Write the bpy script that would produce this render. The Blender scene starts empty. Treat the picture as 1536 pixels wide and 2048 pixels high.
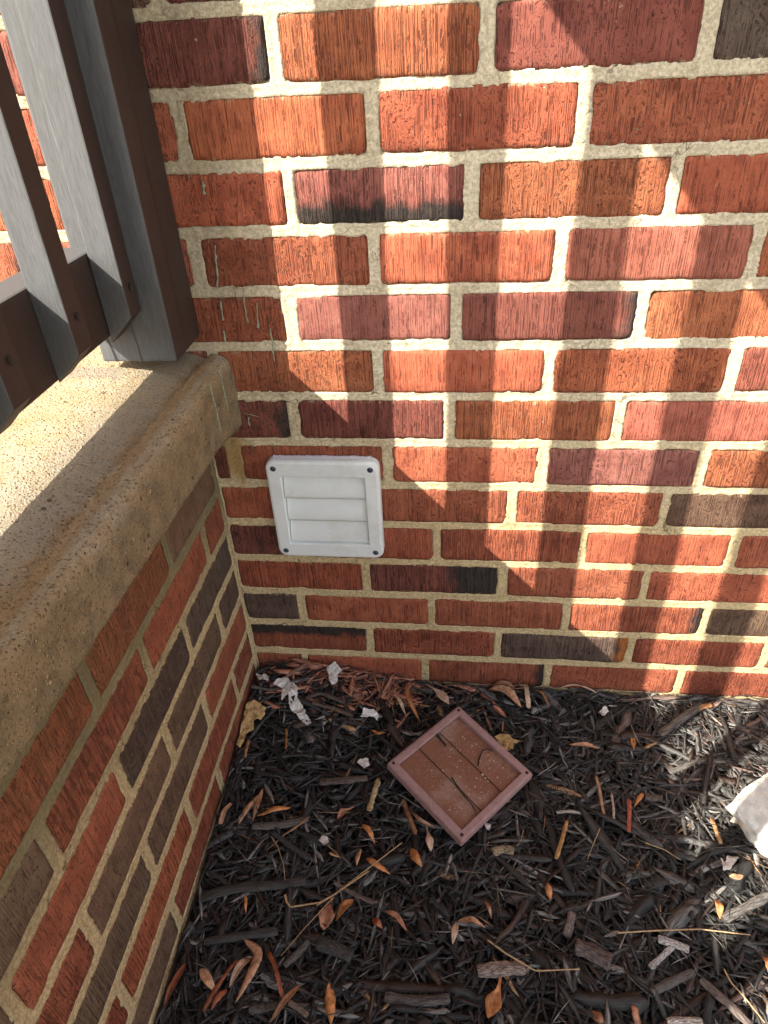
import bpy, math, random
import numpy as np
from mathutils import Vector, Matrix, Euler

random.seed(7)
RNG = np.random.default_rng(11)
S = bpy.context.scene
COL = S.collection

# ------------------------------------------------------------------ camera, light, exposure
CAM_LOC = Vector((0.34431, -0.79506, 0.92074))
CAM_ROT = Euler((0.96152, 0.046733, 0.100528), 'XYZ')
FPX = 1366.61                                   # focal length in pixels of the 1536 x 2048 photograph
cam_d = bpy.data.cameras.new('camera'); cam = bpy.data.objects.new('camera', cam_d); COL.objects.link(cam)
cam.location = CAM_LOC; cam.rotation_euler = CAM_ROT
cam_d.sensor_fit = 'VERTICAL'; cam_d.sensor_height = 36.0; cam_d.lens = 36.0 * FPX / 2048
cam_d.clip_start = 0.02; cam_d.clip_end = 400
S.camera = cam

SUN_DIR = Vector((1.15, 1.0, -1.23)).normalized()         # the way the light travels
elev = math.asin(-SUN_DIR.z); azim = math.atan2(-SUN_DIR.x, -SUN_DIR.y)
W = bpy.data.worlds.new('World'); S.world = W; W.use_nodes = True
wn, wl = W.node_tree.nodes, W.node_tree.links
bg = wn['Background']
sky = wn.new('ShaderNodeTexSky'); sky.sky_type = 'NISHITA'; sky.sun_disc = False
sky.sun_elevation = elev; sky.sun_rotation = azim
sky.altitude = 200; sky.air_density = 1.0; sky.dust_density = 4.0; sky.ozone_density = 0.8
hs = wn.new('ShaderNodeHueSaturation'); hs.inputs['Saturation'].default_value = 0.34
wl.new(sky.outputs[0], hs.inputs['Color']); wl.new(hs.outputs[0], bg.inputs[0])
bg.inputs[1].default_value = 0.15
sun_d = bpy.data.lights.new('sun', 'SUN'); sun = bpy.data.objects.new('sun', sun_d); COL.objects.link(sun)
sun_d.energy = 5.0; sun_d.angle = math.radians(0.32); sun_d.color = (1.0, 0.93, 0.80)
sun.rotation_euler = SUN_DIR.to_track_quat('-Z', 'Y').to_euler()
sun.location = (-2, -3, 4)
S.view_settings.view_transform = 'Standard'; S.view_settings.look = 'None'
S.view_settings.exposure = 1.47; S.view_settings.gamma = 1.0
S.view_settings.use_curve_mapping = False

CAM_M = CAM_ROT.to_matrix()
def ray(px, py):
    return CAM_M @ Vector(((px - 768) / FPX, -(py - 1024) / FPX, -1.0))
def on_z(px, py, z):
    d = ray(px, py); t = (z - CAM_LOC.z) / d.z; return CAM_LOC + d * t
def on_y(px, py, y=0.0):
    d = ray(px, py); t = (y - CAM_LOC.y) / d.y; return CAM_LOC + d * t
def on_x(px, py, x=0.0):
    d = ray(px, py); t = (x - CAM_LOC.x) / d.x; return CAM_LOC + d * t

# ------------------------------------------------------------------ helpers
def tag(o, label=None, cat=None, group=None, kind=None):
    if label: o['label'] = label
    if cat: o['category'] = cat
    if group: o['group'] = group
    if kind: o['kind'] = kind
    return o
def empty(name, loc=(0, 0, 0), label=None, cat=None, group=None):
    o = bpy.data.objects.new(name, None); COL.objects.link(o); o.location = loc
    o.empty_display_size = 0.05
    return tag(o, label, cat, group)
def mesh_obj(name, verts, faces, mat=None, parent=None, smooth=False, loc=None):
    me = bpy.data.meshes.new(name)
    me.from_pydata([tuple(map(float, v)) for v in verts], [], [tuple(map(int, f)) for f in faces])
    if smooth: me.polygons.foreach_set('use_smooth', [True] * len(me.polygons))
    me.update()
    o = bpy.data.objects.new(name, me); COL.objects.link(o)
    if mat: me.materials.append(mat)
    if parent:
        o.parent = parent
        if loc is None: o.location = -parent.matrix_local.translation if False else (0, 0, 0)
    if loc is not None: o.location = loc
    return o
def fast_mesh(name, V, F, smooth=True):
    """V (n,3) array, F (m,4) array of quads"""
    me = bpy.data.meshes.new(name)
    V = np.ascontiguousarray(V, dtype=np.float32); F = np.ascontiguousarray(F, dtype=np.int32)
    me.vertices.add(len(V)); me.vertices.foreach_set('co', V.ravel())
    k = F.shape[1]
    me.loops.add(F.size); me.loops.foreach_set('vertex_index', F.ravel())
    me.polygons.add(len(F)); me.polygons.foreach_set('loop_start', np.arange(0, F.size, k, dtype=np.int32))
    me.polygons.foreach_set('loop_total', np.full(len(F), k, dtype=np.int32))
    if smooth: me.polygons.foreach_set('use_smooth', np.ones(len(F), dtype=bool))
    me.update(calc_edges=True); me.validate()
    return me
def grid_faces(nu, nv):
    i = np.arange(nu - 1)[:, None] * nv + np.arange(nv - 1)[None, :]
    i = i.ravel()
    return np.stack([i, i + nv, i + nv + 1, i + 1], 1)
def link(name, me, mat=None, parent=None, loc=(0, 0, 0)):
    o = bpy.data.objects.new(name, me); COL.objects.link(o); o.location = loc
    if mat and not me.materials: me.materials.append(mat)
    if parent: o.parent = parent
    return o

_lat = RNG.random((64, 64, 64)).astype(np.float32)
def vnoise(x, y, z):
    x = np.asarray(x, float); y = np.asarray(y, float) + 0 * x; z = np.asarray(z, float) + 0 * x
    xi = np.floor(x).astype(int); yi = np.floor(y).astype(int); zi = np.floor(z).astype(int)
    xf = x - xi; yf = y - yi; zf = z - zi
    xf = xf * xf * (3 - 2 * xf); yf = yf * yf * (3 - 2 * yf); zf = zf * zf * (3 - 2 * zf)
    def L(a, b, c): return _lat[a & 63, b & 63, c & 63]
    def mix(a, b, t): return a + (b - a) * t
    c = [[mix(L(xi, yi + j, zi + k), L(xi + 1, yi + j, zi + k), xf) for j in (0, 1)] for k in (0, 1)]
    return (mix(mix(c[0][0], c[0][1], yf), mix(c[1][0], c[1][1], yf), zf)) * 2 - 1
def fbm(x, y, z, o=3):
    s = 0; a = 1.0; t = 0
    for i in range(o):
        s = s + a * vnoise(x * 2 ** i + 7 * i, y * 2 ** i + 3 * i, z * 2 ** i + 5 * i); t += a; a *= .5
    return s / t

def box_mesh(name, x0, x1, y0, y1, z0, z1, bev=0.0):
    import bmesh
    bm = bmesh.new(); bmesh.ops.create_cube(bm, size=1)
    for v in bm.verts:
        v.co = Vector(((x0 + x1) / 2 + v.co.x * (x1 - x0), (y0 + y1) / 2 + v.co.y * (y1 - y0), (z0 + z1) / 2 + v.co.z * (z1 - z0)))
    if bev: bmesh.ops.bevel(bm, geom=bm.edges[:], offset=bev, segments=2, affect='EDGES', profile=.6)
    me = bpy.data.meshes.new(name); bm.to_mesh(me); bm.free(); return me
def box(name, b, mat, parent=None, bev=0.0):
    return link(name, box_mesh(name, *b, bev=bev), mat, parent)

# ------------------------------------------------------------------ node helper
class N:
    def __init__(s, name):
        s.m = bpy.data.materials.new(name); s.m.use_nodes = True
        s.t = s.m.node_tree; s.n = s.t.nodes; s.l = s.t.links
        s.p = s.n['Principled BSDF']
    def new(s, t, **kw):
        x = s.n.new('ShaderNode' + t)
        for k, v in kw.items(): setattr(x, k, v)
        return x
    def put(s, sock, v):
        if hasattr(v, 'links') or isinstance(v, bpy.types.NodeSocket): s.l.new(v, sock)
        else:
            if isinstance(v, (tuple, list)) and len(v) == 3 and sock.type == 'RGBA': v = (*v, 1)
            sock.default_value = v
    def math(s, op, a, b=None, c=None, clamp=False):
        x = s.new('Math', operation=op, use_clamp=clamp); s.put(x.inputs[0], a)
        if b is not None: s.put(x.inputs[1], b)
        if c is not None: s.put(x.inputs[2], c)
        return x.outputs[0]
    def vmath(s, op, a, b=None):
        x = s.new('VectorMath', operation=op); s.put(x.inputs[0], a)
        if b is not None: s.put(x.inputs[1], b)
        return x.outputs[0]
    def mix(s, f, a, b, mode='MIX'):
        x = s.new('Mix', data_type='RGBA', blend_type=mode); s.put(x.inputs[0], f); s.put(x.inputs[6], a); s.put(x.inputs[7], b)
        return x.outputs[2]
    def fmix(s, f, a, b):
        x = s.new('Mix', data_type='FLOAT'); s.put(x.inputs[0], f); s.put(x.inputs[2], a); s.put(x.inputs[3], b); return x.outputs[0]
    def ramp(s, v, a, b, lo=0.0, hi=1.0):
        x = s.new('MapRange', interpolation_type='SMOOTHSTEP'); s.put(x.inputs[0], v); s.put(x.inputs[1], a); s.put(x.inputs[2], b)
        s.put(x.inputs[3], lo); s.put(x.inputs[4], hi); return x.outputs[0]
    def noise(s, vec, scale, detail=3, rough=.5, dist=0.0):
        x = s.new('TexNoise'); s.put(x.inputs['Vector'], vec); x.inputs['Scale'].default_value = scale
        x.inputs['Detail'].default_value = detail; x.inputs['Roughness'].default_value = rough; x.inputs['Distortion'].default_value = dist
        return x.outputs[0]
    def vnoise3(s, vec, scale):
        x = s.new('TexNoise'); s.put(x.inputs['Vector'], vec); x.inputs['Scale'].default_value = scale
        return s.vmath('SUBTRACT', x.outputs[1], (.5, .5, .5))
    def voro(s, vec, scale, feature='F1', out=0):
        x = s.new('TexVoronoi', feature=feature); s.put(x.inputs['Vector'], vec); x.inputs['Scale'].default_value = scale
        return x.outputs[out]
    def scale(s, vec, v): return s.vmath('MULTIPLY', vec, v)
    def obj(s): return s.new('TexCoord').outputs['Object']
    def pos(s): return s.new('NewGeometry').outputs['Position']
    def sep(s, v):
        x = s.new('SeparateXYZ'); s.put(x.inputs[0], v); return x.outputs
    def attr(s, name, t='OBJECT', out='Fac'):
        x = s.new('Attribute', attribute_type=t, attribute_name=name); return x.outputs[out]
    def bump(s, h, dist, strength=1.0, normal=None):
        x = s.new('Bump'); s.put(x.inputs['Height'], h); x.inputs['Distance'].default_value = dist
        x.inputs['Strength'].default_value = strength
        if normal is not None: s.put(x.inputs['Normal'], normal)
        return x.outputs[0]
    def done(s, col=None, rough=.8, normal=None, spec=.5):
        if col is not None: s.put(s.p.inputs['Base Color'], col)
        s.put(s.p.inputs['Roughness'], rough); s.put(s.p.inputs['Specular IOR Level'], spec)
        if normal is not None: s.put(s.p.inputs['Normal'], normal)
        return s.m

# ------------------------------------------------------------------ materials
def mat_brick():
    m = N('brick_face')
    oi = m.new('ObjectInfo')
    rnd = m.math('MULTIPLY', oi.outputs['Random'], 37.0)
    comb = m.new('CombineXYZ'); m.put(comb.inputs[0], rnd); m.put(comb.inputs[2], m.math('MULTIPLY', rnd, 1.7))
    o = m.obj(); P = m.vmath('ADD', o, comb.outputs[0])
    Pw = m.vmath('ADD', P, m.scale(m.vnoise3(P, 90), (.0010, 0, .0)))
    def cracks(sc, w, dist=.3):                                            # thin wandering furrows where the noise crosses its middle
        n = m.noise(m.scale(Pw, sc), 1.0, 2, .5, dist)
        return m.ramp(m.math('ABSOLUTE', m.math('SUBTRACT', n, .5)), .0, w), n
    l1, n1 = cracks((270, 10, 2.5), .050, .0)
    l2, n2 = cracks((480, 20, 6), .070, .0)
    patch = m.ramp(m.noise(m.scale(P, (1.6, 1, .7)), 85, 3, .65), .44, .56)
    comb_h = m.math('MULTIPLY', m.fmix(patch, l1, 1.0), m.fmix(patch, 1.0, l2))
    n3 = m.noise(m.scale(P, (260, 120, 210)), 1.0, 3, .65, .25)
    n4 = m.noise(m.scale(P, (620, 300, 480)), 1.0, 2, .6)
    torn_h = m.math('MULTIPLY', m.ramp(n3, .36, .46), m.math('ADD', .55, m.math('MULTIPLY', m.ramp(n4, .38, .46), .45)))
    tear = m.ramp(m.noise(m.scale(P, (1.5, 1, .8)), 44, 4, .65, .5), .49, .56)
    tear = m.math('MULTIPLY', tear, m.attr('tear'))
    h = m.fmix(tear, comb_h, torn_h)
    soft = m.math('ADD', m.math('MULTIPLY', n1, .7), m.math('MULTIPLY', m.fmix(tear, n2, n3), .9))
    lump = m.noise(P, 70, 3, .6)
    hh = m.math('ADD', m.math('ADD', m.math('MULTIPLY', h, .75), m.math('MULTIPLY', soft, .8)), m.math('MULTIPLY', lump, .6))
    grain = m.noise(P, 950, 3, .7)
    hh = m.math('ADD', hh, m.math('MULTIPLY', grain, .45))
    nb = m.bump(m.math('MULTIPLY', hh, m.attr('comb')), .0020, 1.0)
    base = oi.outputs['Color']
    x, y, z = m.sep(o)
    # kiln flashing: a band of the face burnt dark, its edge ragged
    f = m.math('ADD', m.attr('flash_base'), m.math('MULTIPLY', m.attr('flash_x'), m.math('MULTIPLY', x, 10.0)))
    f = m.math('ADD', f, m.math('MULTIPLY', m.attr('flash_z'), m.math('MULTIPLY', z, 34.0)))
    f = m.math('ADD', f, m.math('MULTIPLY', m.math('SUBTRACT', m.noise(m.scale(P, (1, 1, .6)), 42, 4, .65), .5), 1.3))
    fm = m.ramp(f, -.12, .32)
    var = m.noise(P, 28, 4, .65)
    c = m.mix(m.ramp(var, .3, .7), m.mix(1, base, (.74, .66, .66), 'MULTIPLY'), m.mix(1, base, (1.12, 1.14, 1.12), 'MULTIPLY'))
    c = m.mix(fm, c, m.attr('flash_color', out='Color'))
    c = m.mix(m.ramp(m.noise(P, 800, 3, .75), .54, .68, 0, .5), c, m.mix(1, c, (.50, .44, .44), 'MULTIPLY'))
    spk = m.ramp(m.noise(P, 520, 2, .5), .70, .74, 0, .5)
    c = m.mix(spk, c, (.42, .27, .16))
    # furrows darkened in colour: soil plus the small shadows bump cannot cast
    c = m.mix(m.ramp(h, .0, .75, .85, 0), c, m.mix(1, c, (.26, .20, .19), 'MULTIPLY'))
    # mortar smear near brick edges
    gx = m.noise(P, 120, 4, .7)
    film = m.ramp(m.math('ADD', m.math('MULTIPLY', m.math('ABSOLUTE', z), 24), m.math('MULTIPLY', gx, .9)), 1.10, 1.24, 0, .65)
    c = m.mix(m.math('MULTIPLY', film, m.attr('smear')), c, (.46, .37, .23))
    pt = m.ramp(m.noise(m.scale(P, (1, 1, 1.3)), 38, 5, .75), .655, .69, 0, .8)
    c = m.mix(m.math('MULTIPLY', pt, m.attr('smear')), c, (.45, .36, .25))
    hole = m.ramp(m.noise(P, 150, 2, .5), .27, .235, 0, .8)
    c = m.mix(hole, c, (.05, .022, .015))
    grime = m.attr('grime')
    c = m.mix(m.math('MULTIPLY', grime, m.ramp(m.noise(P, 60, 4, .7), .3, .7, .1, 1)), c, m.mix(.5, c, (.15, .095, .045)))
    return m.done(c, .86, nb, .35)
def mat_mortar(name, side=False):
    m = N(name); P = m.pos(); x, y, z = m.sep(P)
    n1 = m.noise(P, 9, 4, .6); n2 = m.noise(P, 260, 3, .7); n3 = m.noise(P, 900, 2, .6)
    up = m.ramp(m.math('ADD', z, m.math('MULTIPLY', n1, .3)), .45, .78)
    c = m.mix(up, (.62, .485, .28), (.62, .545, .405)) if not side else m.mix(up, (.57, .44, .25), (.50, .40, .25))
    c = m.mix(m.ramp(n2, .38, .62, 0, 1), m.mix(1, c, (.78, .77, .74), 'MULTIPLY'), m.mix(1, c, (1.14, 1.14, 1.12), 'MULTIPLY'))
    c = m.mix(m.ramp(n3, .60, .72, 0, .55), c, (.14, .11, .07))
    c = m.mix(m.ramp(m.noise(P, 30, 4, .7), .56, .74, 0, .4), c, (.27, .20, .12))
    ck = m.math('MULTIPLY', m.ramp(m.math('ABSOLUTE', m.math('SUBTRACT', m.noise(P, 16, 3, .6, .4), .5)), .0, .006, 1, 0), m.ramp(m.noise(P, 5, 2), .48, .56))
    c = m.mix(m.math('MULTIPLY', ck, .75), c, (.07, .05, .03))
    c = m.mix(m.ramp(m.noise(P, 11, 5, .7), .52, .66, 0, .45), c, m.mix(1, c, (.68, .60, .50), 'MULTIPLY'))
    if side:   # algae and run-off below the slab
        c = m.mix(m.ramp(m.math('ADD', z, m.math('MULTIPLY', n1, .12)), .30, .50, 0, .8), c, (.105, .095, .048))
    else:      # rust-coloured run-off where the slab meets the wall
        d = m.math('ADD', m.math('ABSOLUTE', m.math('SUBTRACT', x, .035)), m.math('MULTIPLY', m.math('ABSOLUTE', m.math('SUBTRACT', z, .45)), .7))
        c = m.mix(m.ramp(d, .015, .05, .75, 0), c, (.30, .16, .035))
        d2 = m.math('ADD', m.math('MULTIPLY', x, 1.0), m.math('MULTIPLY', n2, .05))
        c = m.mix(m.math('MULTIPLY', m.ramp(d2, .06, .20, .45, 0), m.ramp(z, .5, .62)), c, (.27, .20, .11))
    h = m.math('ADD', m.math('MULTIPLY', n2, .9), m.math('MULTIPLY', n3, .45))
    return m.done(c, .95, m.bump(h, .0018, 1.0), .2)
def mat_concrete():
    m = N('exposed_concrete'); P = m.pos(); x, y, z = m.sep(P)
    big = m.noise(P, 7, 5, .6); mid = m.noise(P, 45, 4, .65); fin = m.noise(P, 420, 3, .7)
    c = m.mix(m.ramp(big, .35, .65), (.42, .33, .20), (.41, .355, .26))
    c = m.mix(m.ramp(mid, .4, .7, 0, .6), c, (.36, .25, .12))
    # grit and pebbles
    v = m.new('TexVoronoi', feature='F1'); m.put(v.inputs['Vector'], P); v.inputs['Scale'].default_value = 250
    vc = m.sep(v.outputs['Color'])
    grit = m.ramp(v.outputs['Distance'], .18, .34, 1, 0)
    gcol = m.mix(m.ramp(vc[0], .3, .8), (.11, .075, .04), (.70, .54, .33))
    c = m.mix(m.math('MULTIPLY', grit, .72), c, gcol); c = m.mix(m.ramp(m.noise(P, 300, 3, .75), .52, .68, 0, .75), c, m.mix(1, c, (.42, .36, .30), 'MULTIPLY'))
    v2 = m.new('TexVoronoi', feature='F1'); m.put(v2.inputs['Vector'], P); v2.inputs['Scale'].default_value = 95
    v2c = m.sep(v2.outputs['Color'])
    peb = m.math('MULTIPLY', m.ramp(v2.outputs['Distance'], .20, .30, 1, 0), m.ramp(v2c[1], .84, .88))
    c = m.mix(m.math('MULTIPLY', peb, .8), c, m.mix(v2c[2], (.55, .36, .16), (.52, .47, .38)))
    # weathered face: dirt below the arris, rusty band along it
    edge = m.math('ADD', x, m.math('MULTIPLY', m.math('SUBTRACT', mid, .5), .03))
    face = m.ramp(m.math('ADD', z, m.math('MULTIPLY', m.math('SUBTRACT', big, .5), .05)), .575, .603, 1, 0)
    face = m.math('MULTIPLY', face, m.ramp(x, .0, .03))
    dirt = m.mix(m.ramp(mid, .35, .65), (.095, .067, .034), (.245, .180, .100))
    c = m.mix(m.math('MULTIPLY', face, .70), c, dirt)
    band = m.math('MULTIPLY', m.ramp(edge, .005, .028), m.ramp(edge, .045, .030))
    c = m.mix(m.math('MULTIPLY', band, .55), c, (.27, .145, .045))
    worn = m.math('MULTIPLY', m.ramp(m.math('ABSOLUTE', m.math('SUBTRACT', m.math('ADD', x, m.math('MULTIPLY', m.math('SUBTRACT', mid, .5), .008)), .0405)), .0015, .005, 1, 0), m.ramp(z, .585, .592))
    c = m.mix(m.math('MULTIPLY', worn, .28), c, (.46, .40, .29))
    c = m.mix(m.math('MULTIPLY', m.math('MULTIPLY', grit, face), m.ramp(vc[2], .30, .5, 0, .9)), c, m.mix(vc[1], (.20, .125, .045), (.62, .45, .22)))
    c = m.mix(m.math('MULTIPLY', m.math('MULTIPLY', peb, face), .8), c, (.50, .37, .20))
    grey = m.math('MULTIPLY', m.ramp(edge, -.05, .0), m.ramp(edge, .02, .0))
    c = m.mix(m.math('MULTIPLY', grey, m.ramp(big, .3, .6, .2, .75)), c, (.29, .25, .185))
    c = m.mix(m.ramp(fin, .58, .72, 0, .5), c, (.10, .07, .035))
    # a faint grey patch by the post
    sx = m.math('ABSOLUTE', m.math('ADD', x, .085)); sy = m.math('ABSOLUTE', m.math('ADD', y, .095))
    sm = m.math('MULTIPLY', m.ramp(m.math('ADD', sx, m.math('MULTIPLY', mid, .01)), .040, .052, 1, 0), m.ramp(m.math('ADD', sy, m.math('MULTIPLY', mid, .01)), .016, .026, 1, 0))
    c = m.mix(m.math('MULTIPLY', sm, .5), c, (.20, .17, .15))
    h = m.math('ADD', m.math('MULTIPLY', grit, .55), m.math('ADD', m.math('MULTIPLY', fin, .7), m.math('MULTIPLY', peb, .5)))
    pit = m.math('MULTIPLY', m.ramp(m.voro(P, 60), .10, .16, 1, 0), m.ramp(m.noise(P, 30), .55, .6))
    h = m.math('SUBTRACT', h, m.math('MULTIPLY', pit, 1.6))
    c = m.mix(m.math('MULTIPLY', pit, .7), c, (.05, .035, .02))
    return m.done(c, .92, m.bump(h, .0032, 1.0), .25)
def mat_paint():
    m = N('weathered_dark_paint'); o = m.obj()
    g = m.noise(m.scale(o, (60, 60, 5)), 9, 4, .6, 1.2); g2 = m.noise(m.scale(o, (1, 1, .15)), 420, 3, .6); b = m.noise(o, 6, 4, .6)
    c = m.mix(m.ramp(b, .35, .65), (.034, .018, .013), (.040, .024, .019))
    c = m.mix(m.ramp(m.noise(o, 160, 4, .7), .66, .74, 0, .35), c, (.14, .11, .10))
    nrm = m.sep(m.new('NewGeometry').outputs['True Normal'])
    chalk_and_sun = m.math('MAXIMUM', m.ramp(nrm[1], -.35, -.75), m.ramp(nrm[2], .35, .75))  # front and top faces greyer: chalky wear, with sunlit brightness put into the colour
    c = m.mix(m.math('MULTIPLY', chalk_and_sun, m.ramp(m.noise(m.scale(o, (60, 60, 4)), 3, 4, .7), .2, .8, .75, 1.0)), c, m.mix(m.ramp(g, .3, .7), (.062, .065, .068), (.096, .100, .103)))
    h = m.math('ADD', m.math('MULTIPLY', g, .8), m.math('MULTIPLY', g2, .5))
    m.p.inputs['IOR'].default_value = 1.5
    return m.done(c, m.ramp(g, .3, .7, .60, .70), m.bump(h, .0007, .5), .45)
def mat_plain(name, col, rough=.5, nscale=300, namp=.12, bump=.0003, spec=.5, dirt=None, dscale=40):
    m = N(name); o = m.obj(); n = m.noise(o, nscale, 3, .6)
    c = m.mix(m.ramp(n, .3, .7), tuple(v * (1 - namp) for v in col), tuple(min(1, v * (1 + namp)) for v in col))
    if dirt: c = m.mix(m.ramp(m.noise(o, dscale, 5, .7), .48, .72, 0, .8), c, dirt)
    return m.done(c, rough, m.bump(n, bump, .6), spec)
def mat_vcol(name, rough=.7, spec=.4, fibre=True):
    m = N(name); a = m.attr('col', 'GEOMETRY', 'Color'); P = m.pos()
    fl = m.attr('fib', 'GEOMETRY', 'Vector')
    n = m.noise(fl, 1.0, 3, .65) ; n2 = m.noise(P, 380, 3, .6)
    c = m.mix(m.ramp(n, .35, .68), m.mix(1, a, (.40, .40, .40), 'MULTIPLY'), m.mix(1, a, (2.3, 2.25, 2.2), 'MULTIPLY'))
    c = m.mix(m.ramp(n2, .62, .78, 0, .35), c, (.13, .115, .10))
    return m.done(c, rough, m.bump(m.math('ADD', n, m.math('MULTIPLY', n2, .4)), .0011, .9), spec)
def mat_leaf():
    m = N('dry_leaf'); oi = m.new('ObjectInfo'); o = m.obj()
    n = m.noise(o, 160, 4, .65); n2 = m.noise(o, 700, 3, .6)
    c = m.mix(m.ramp(n, .3, .7), m.mix(1, oi.outputs['Color'], (.62, .55, .5), 'MULTIPLY'), m.mix(1, oi.outputs['Color'], (1.15, 1.15, 1.15), 'MULTIPLY'))
    c = m.mix(m.ramp(n2, .64, .72, 0, .5), c, (.10, .05, .03)); c = m.mix(m.ramp(m.noise(m.vmath('ADD', o, m.vmath('MULTIPLY', oi.outputs['Location'], (3, 3, 3))), 75, 4, .7), .50, .62, 0, .6), c, m.mix(1, c, (.50, .40, .32), 'MULTIPLY'))
    return m.done(c, .55, m.bump(n, .0006, .6), .5)
def mat_wall_far():
    m = N('distant_brickwork'); P = m.pos(); s = m.sep(P)
    cb = m.new('CombineXYZ'); m.put(cb.inputs[0], m.math('ADD', s[0], s[1])); m.put(cb.inputs[1], s[2])
    b = m.new('TexBrick'); m.put(b.inputs['Vector'], cb.outputs[0])
    b.inputs['Scale'].default_value = 1; b.inputs['Brick Width'].default_value = .2032; b.inputs['Row Height'].default_value = .0677
    b.inputs['Mortar Size'].default_value = .005; b.inputs['Color1'].default_value = (.33, .075, .03, 1); b.inputs['Color2'].default_value = (.2, .05, .035, 1)
    b.inputs['Mortar'].default_value = (.45, .38, .24, 1)
    return m.done(b.outputs[0], .9, m.bump(b.outputs[1], .003, -.5), .3)
def mat_ground(name, c1, c2, sc=30):
    m = N(name); P = m.pos(); n = m.noise(P, sc, 6, .7); n2 = m.noise(P, sc * .08, 3)
    c = m.mix(m.ramp(n, .3, .7), c1, c2); c = m.mix(m.ramp(n2, .35, .65, 0, .4), c, tuple(v * .7 for v in c1))
    return m.done(c, .95, m.bump(n, .01, .8), .2)

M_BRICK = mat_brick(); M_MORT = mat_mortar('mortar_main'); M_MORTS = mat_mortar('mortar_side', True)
M_CONC = mat_concrete(); M_PAINT = mat_paint(); M_FAR = mat_wall_far()
M_MULCH = mat_vcol('dyed_mulch', .58, .7); M_LEAF = mat_leaf()
M_WHITE = mat_plain('white_plastic', (.80, .83, .82), .40, 30, .03, .0002, .5, dirt=(.66, .66, .61), dscale=14)
M_SCREW = mat_plain('dark_screw', (.045, .06, .085), .35, 300, .3, .0003, .6)
M_HOLE = mat_plain('screw_hole_inside', (.05, .02, .018), .8)
M_PINK = mat_plain('faded_brown_plastic', (.37, .225, .215), .6, 220, .1, .0003, .35, dirt=(.27, .15, .125), dscale=30)
M_BROWNP = mat_plain('dusty_brown_plastic', (.24, .105, .065), .6, 500, .25, .0004, .35, dirt=(.40, .27, .22), dscale=15)
M_PAPER = mat_plain('weathered_paint_flake', (.66, .62, .58), .75, 150, .2, .0008, .3, dirt=(.45, .30, .24), dscale=60)
M_STRAW = mat_plain('dry_straw', (.46, .31, .17), .7, 300, .25, .0004, .3)
M_DRIP = mat_plain('pale_green_paint', (.25, .27, .18), .6, 300, .25, .0004, .3)
M_STONE = mat_plain('pale_stone', (.62, .60, .55), .85, 90, .14, .004, .3, dirt=(.58, .36, .15), dscale=24)
M_NAIL = mat_plain('rusty_nail', (.015, .012, .012), .7)

# ------------------------------------------------------------------ brick meshes shared between alike bricks
def brick_mesh(name, L, H, seed, nx):
    r = np.random.default_rng(seed); nz = 9
    u = np.linspace(-1, 1, nx); w = np.linspace(-1, 1, nz)
    u = np.sign(u) * (1 - (1 - np.abs(u)) ** 1.15); w = np.sign(w) * (1 - (1 - np.abs(w)) ** 1.25)
    U, Wg = np.meshgrid(u, w, indexing='ij')
    X = U * L / 2; Z = Wg * H / 2
    # ragged outline
    ex = np.clip((np.abs(U) - .8) / .2, 0, 1); ez = np.clip((np.abs(Wg) - .5) / .5, 0, 1)
    X = X - np.sign(U) * ex * (.0012 * (1 + vnoise(Z * 160 + seed * 3, U * 2 + 5, seed)) + .0006 * vnoise(Z * 500, U * 3, seed + 1))
    Z = Z - np.sign(Wg) * ez * (.0009 * (1 + vnoise(X * 70 + seed, Wg * 2 + 9, seed)) + .0006 * vnoise(X * 380, Wg * 3, seed + 2))
    cr = .0045 * r.uniform(.6, 1.8, 4)
    dxe = L / 2 - np.abs(U) * L / 2; dze = H / 2 - np.abs(Wg) * H / 2
    ci = ((U > 0).astype(int) + 2 * (Wg > 0).astype(int)); rad = cr[ci]
    k = np.clip((rad - dxe) / rad, 0, 1) * np.clip((rad - dze) / rad, 0, 1)
    X -= np.sign(U) * k * rad * .3; Z -= np.sign(Wg) * k * rad * .3
    edge = np.minimum(dxe, dze)
    Y = .0013 * (1 - np.clip(edge / .0026, 0, 1)) ** 1.7 + .0005 * fbm(X * 60, Z * 60, seed, 3)
    chip = np.clip(vnoise(X * 45 + 11, seed * 1.7, Z * 45) - .55, 0, 1) * np.clip(1 - edge / .012, 0, 1)
    Y += chip * .006
    V = np.stack([X, Y, Z], -1).reshape(-1, 3)
    F = grid_faces(nx, nz)[:, ::-1] if False else grid_faces(nx, nz)
    # side skirt
    idx = np.arange(nx * nz).reshape(nx, nz)
    ring = np.concatenate([idx[:, 0], idx[-1, 1:], idx[-2::-1, -1], idx[0, -2:0:-1]])
    back = V[ring].copy(); back[:, 1] = .022
    n0 = len(V); V = np.vstack([V, back]); n = len(ring); j = np.arange(n)
    SF = np.stack([ring[j], n0 + j, n0 + (j + 1) % n, ring[(j + 1) % n]], 1)
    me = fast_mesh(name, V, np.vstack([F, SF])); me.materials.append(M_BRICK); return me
BR_L, BR_H = .192, .0575
FULL = [brick_mesh('brick_mesh', BR_L, BR_H, 3 + i, 30) for i in range(12)]
HALF = [brick_mesh('brick_bat_mesh', .09, BR_H, 40 + i, 15) for i in range(4)]
BIT = [brick_mesh('brick_closer_mesh', .03, BR_H, 60 + i, 7) for i in range(2)]

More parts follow.
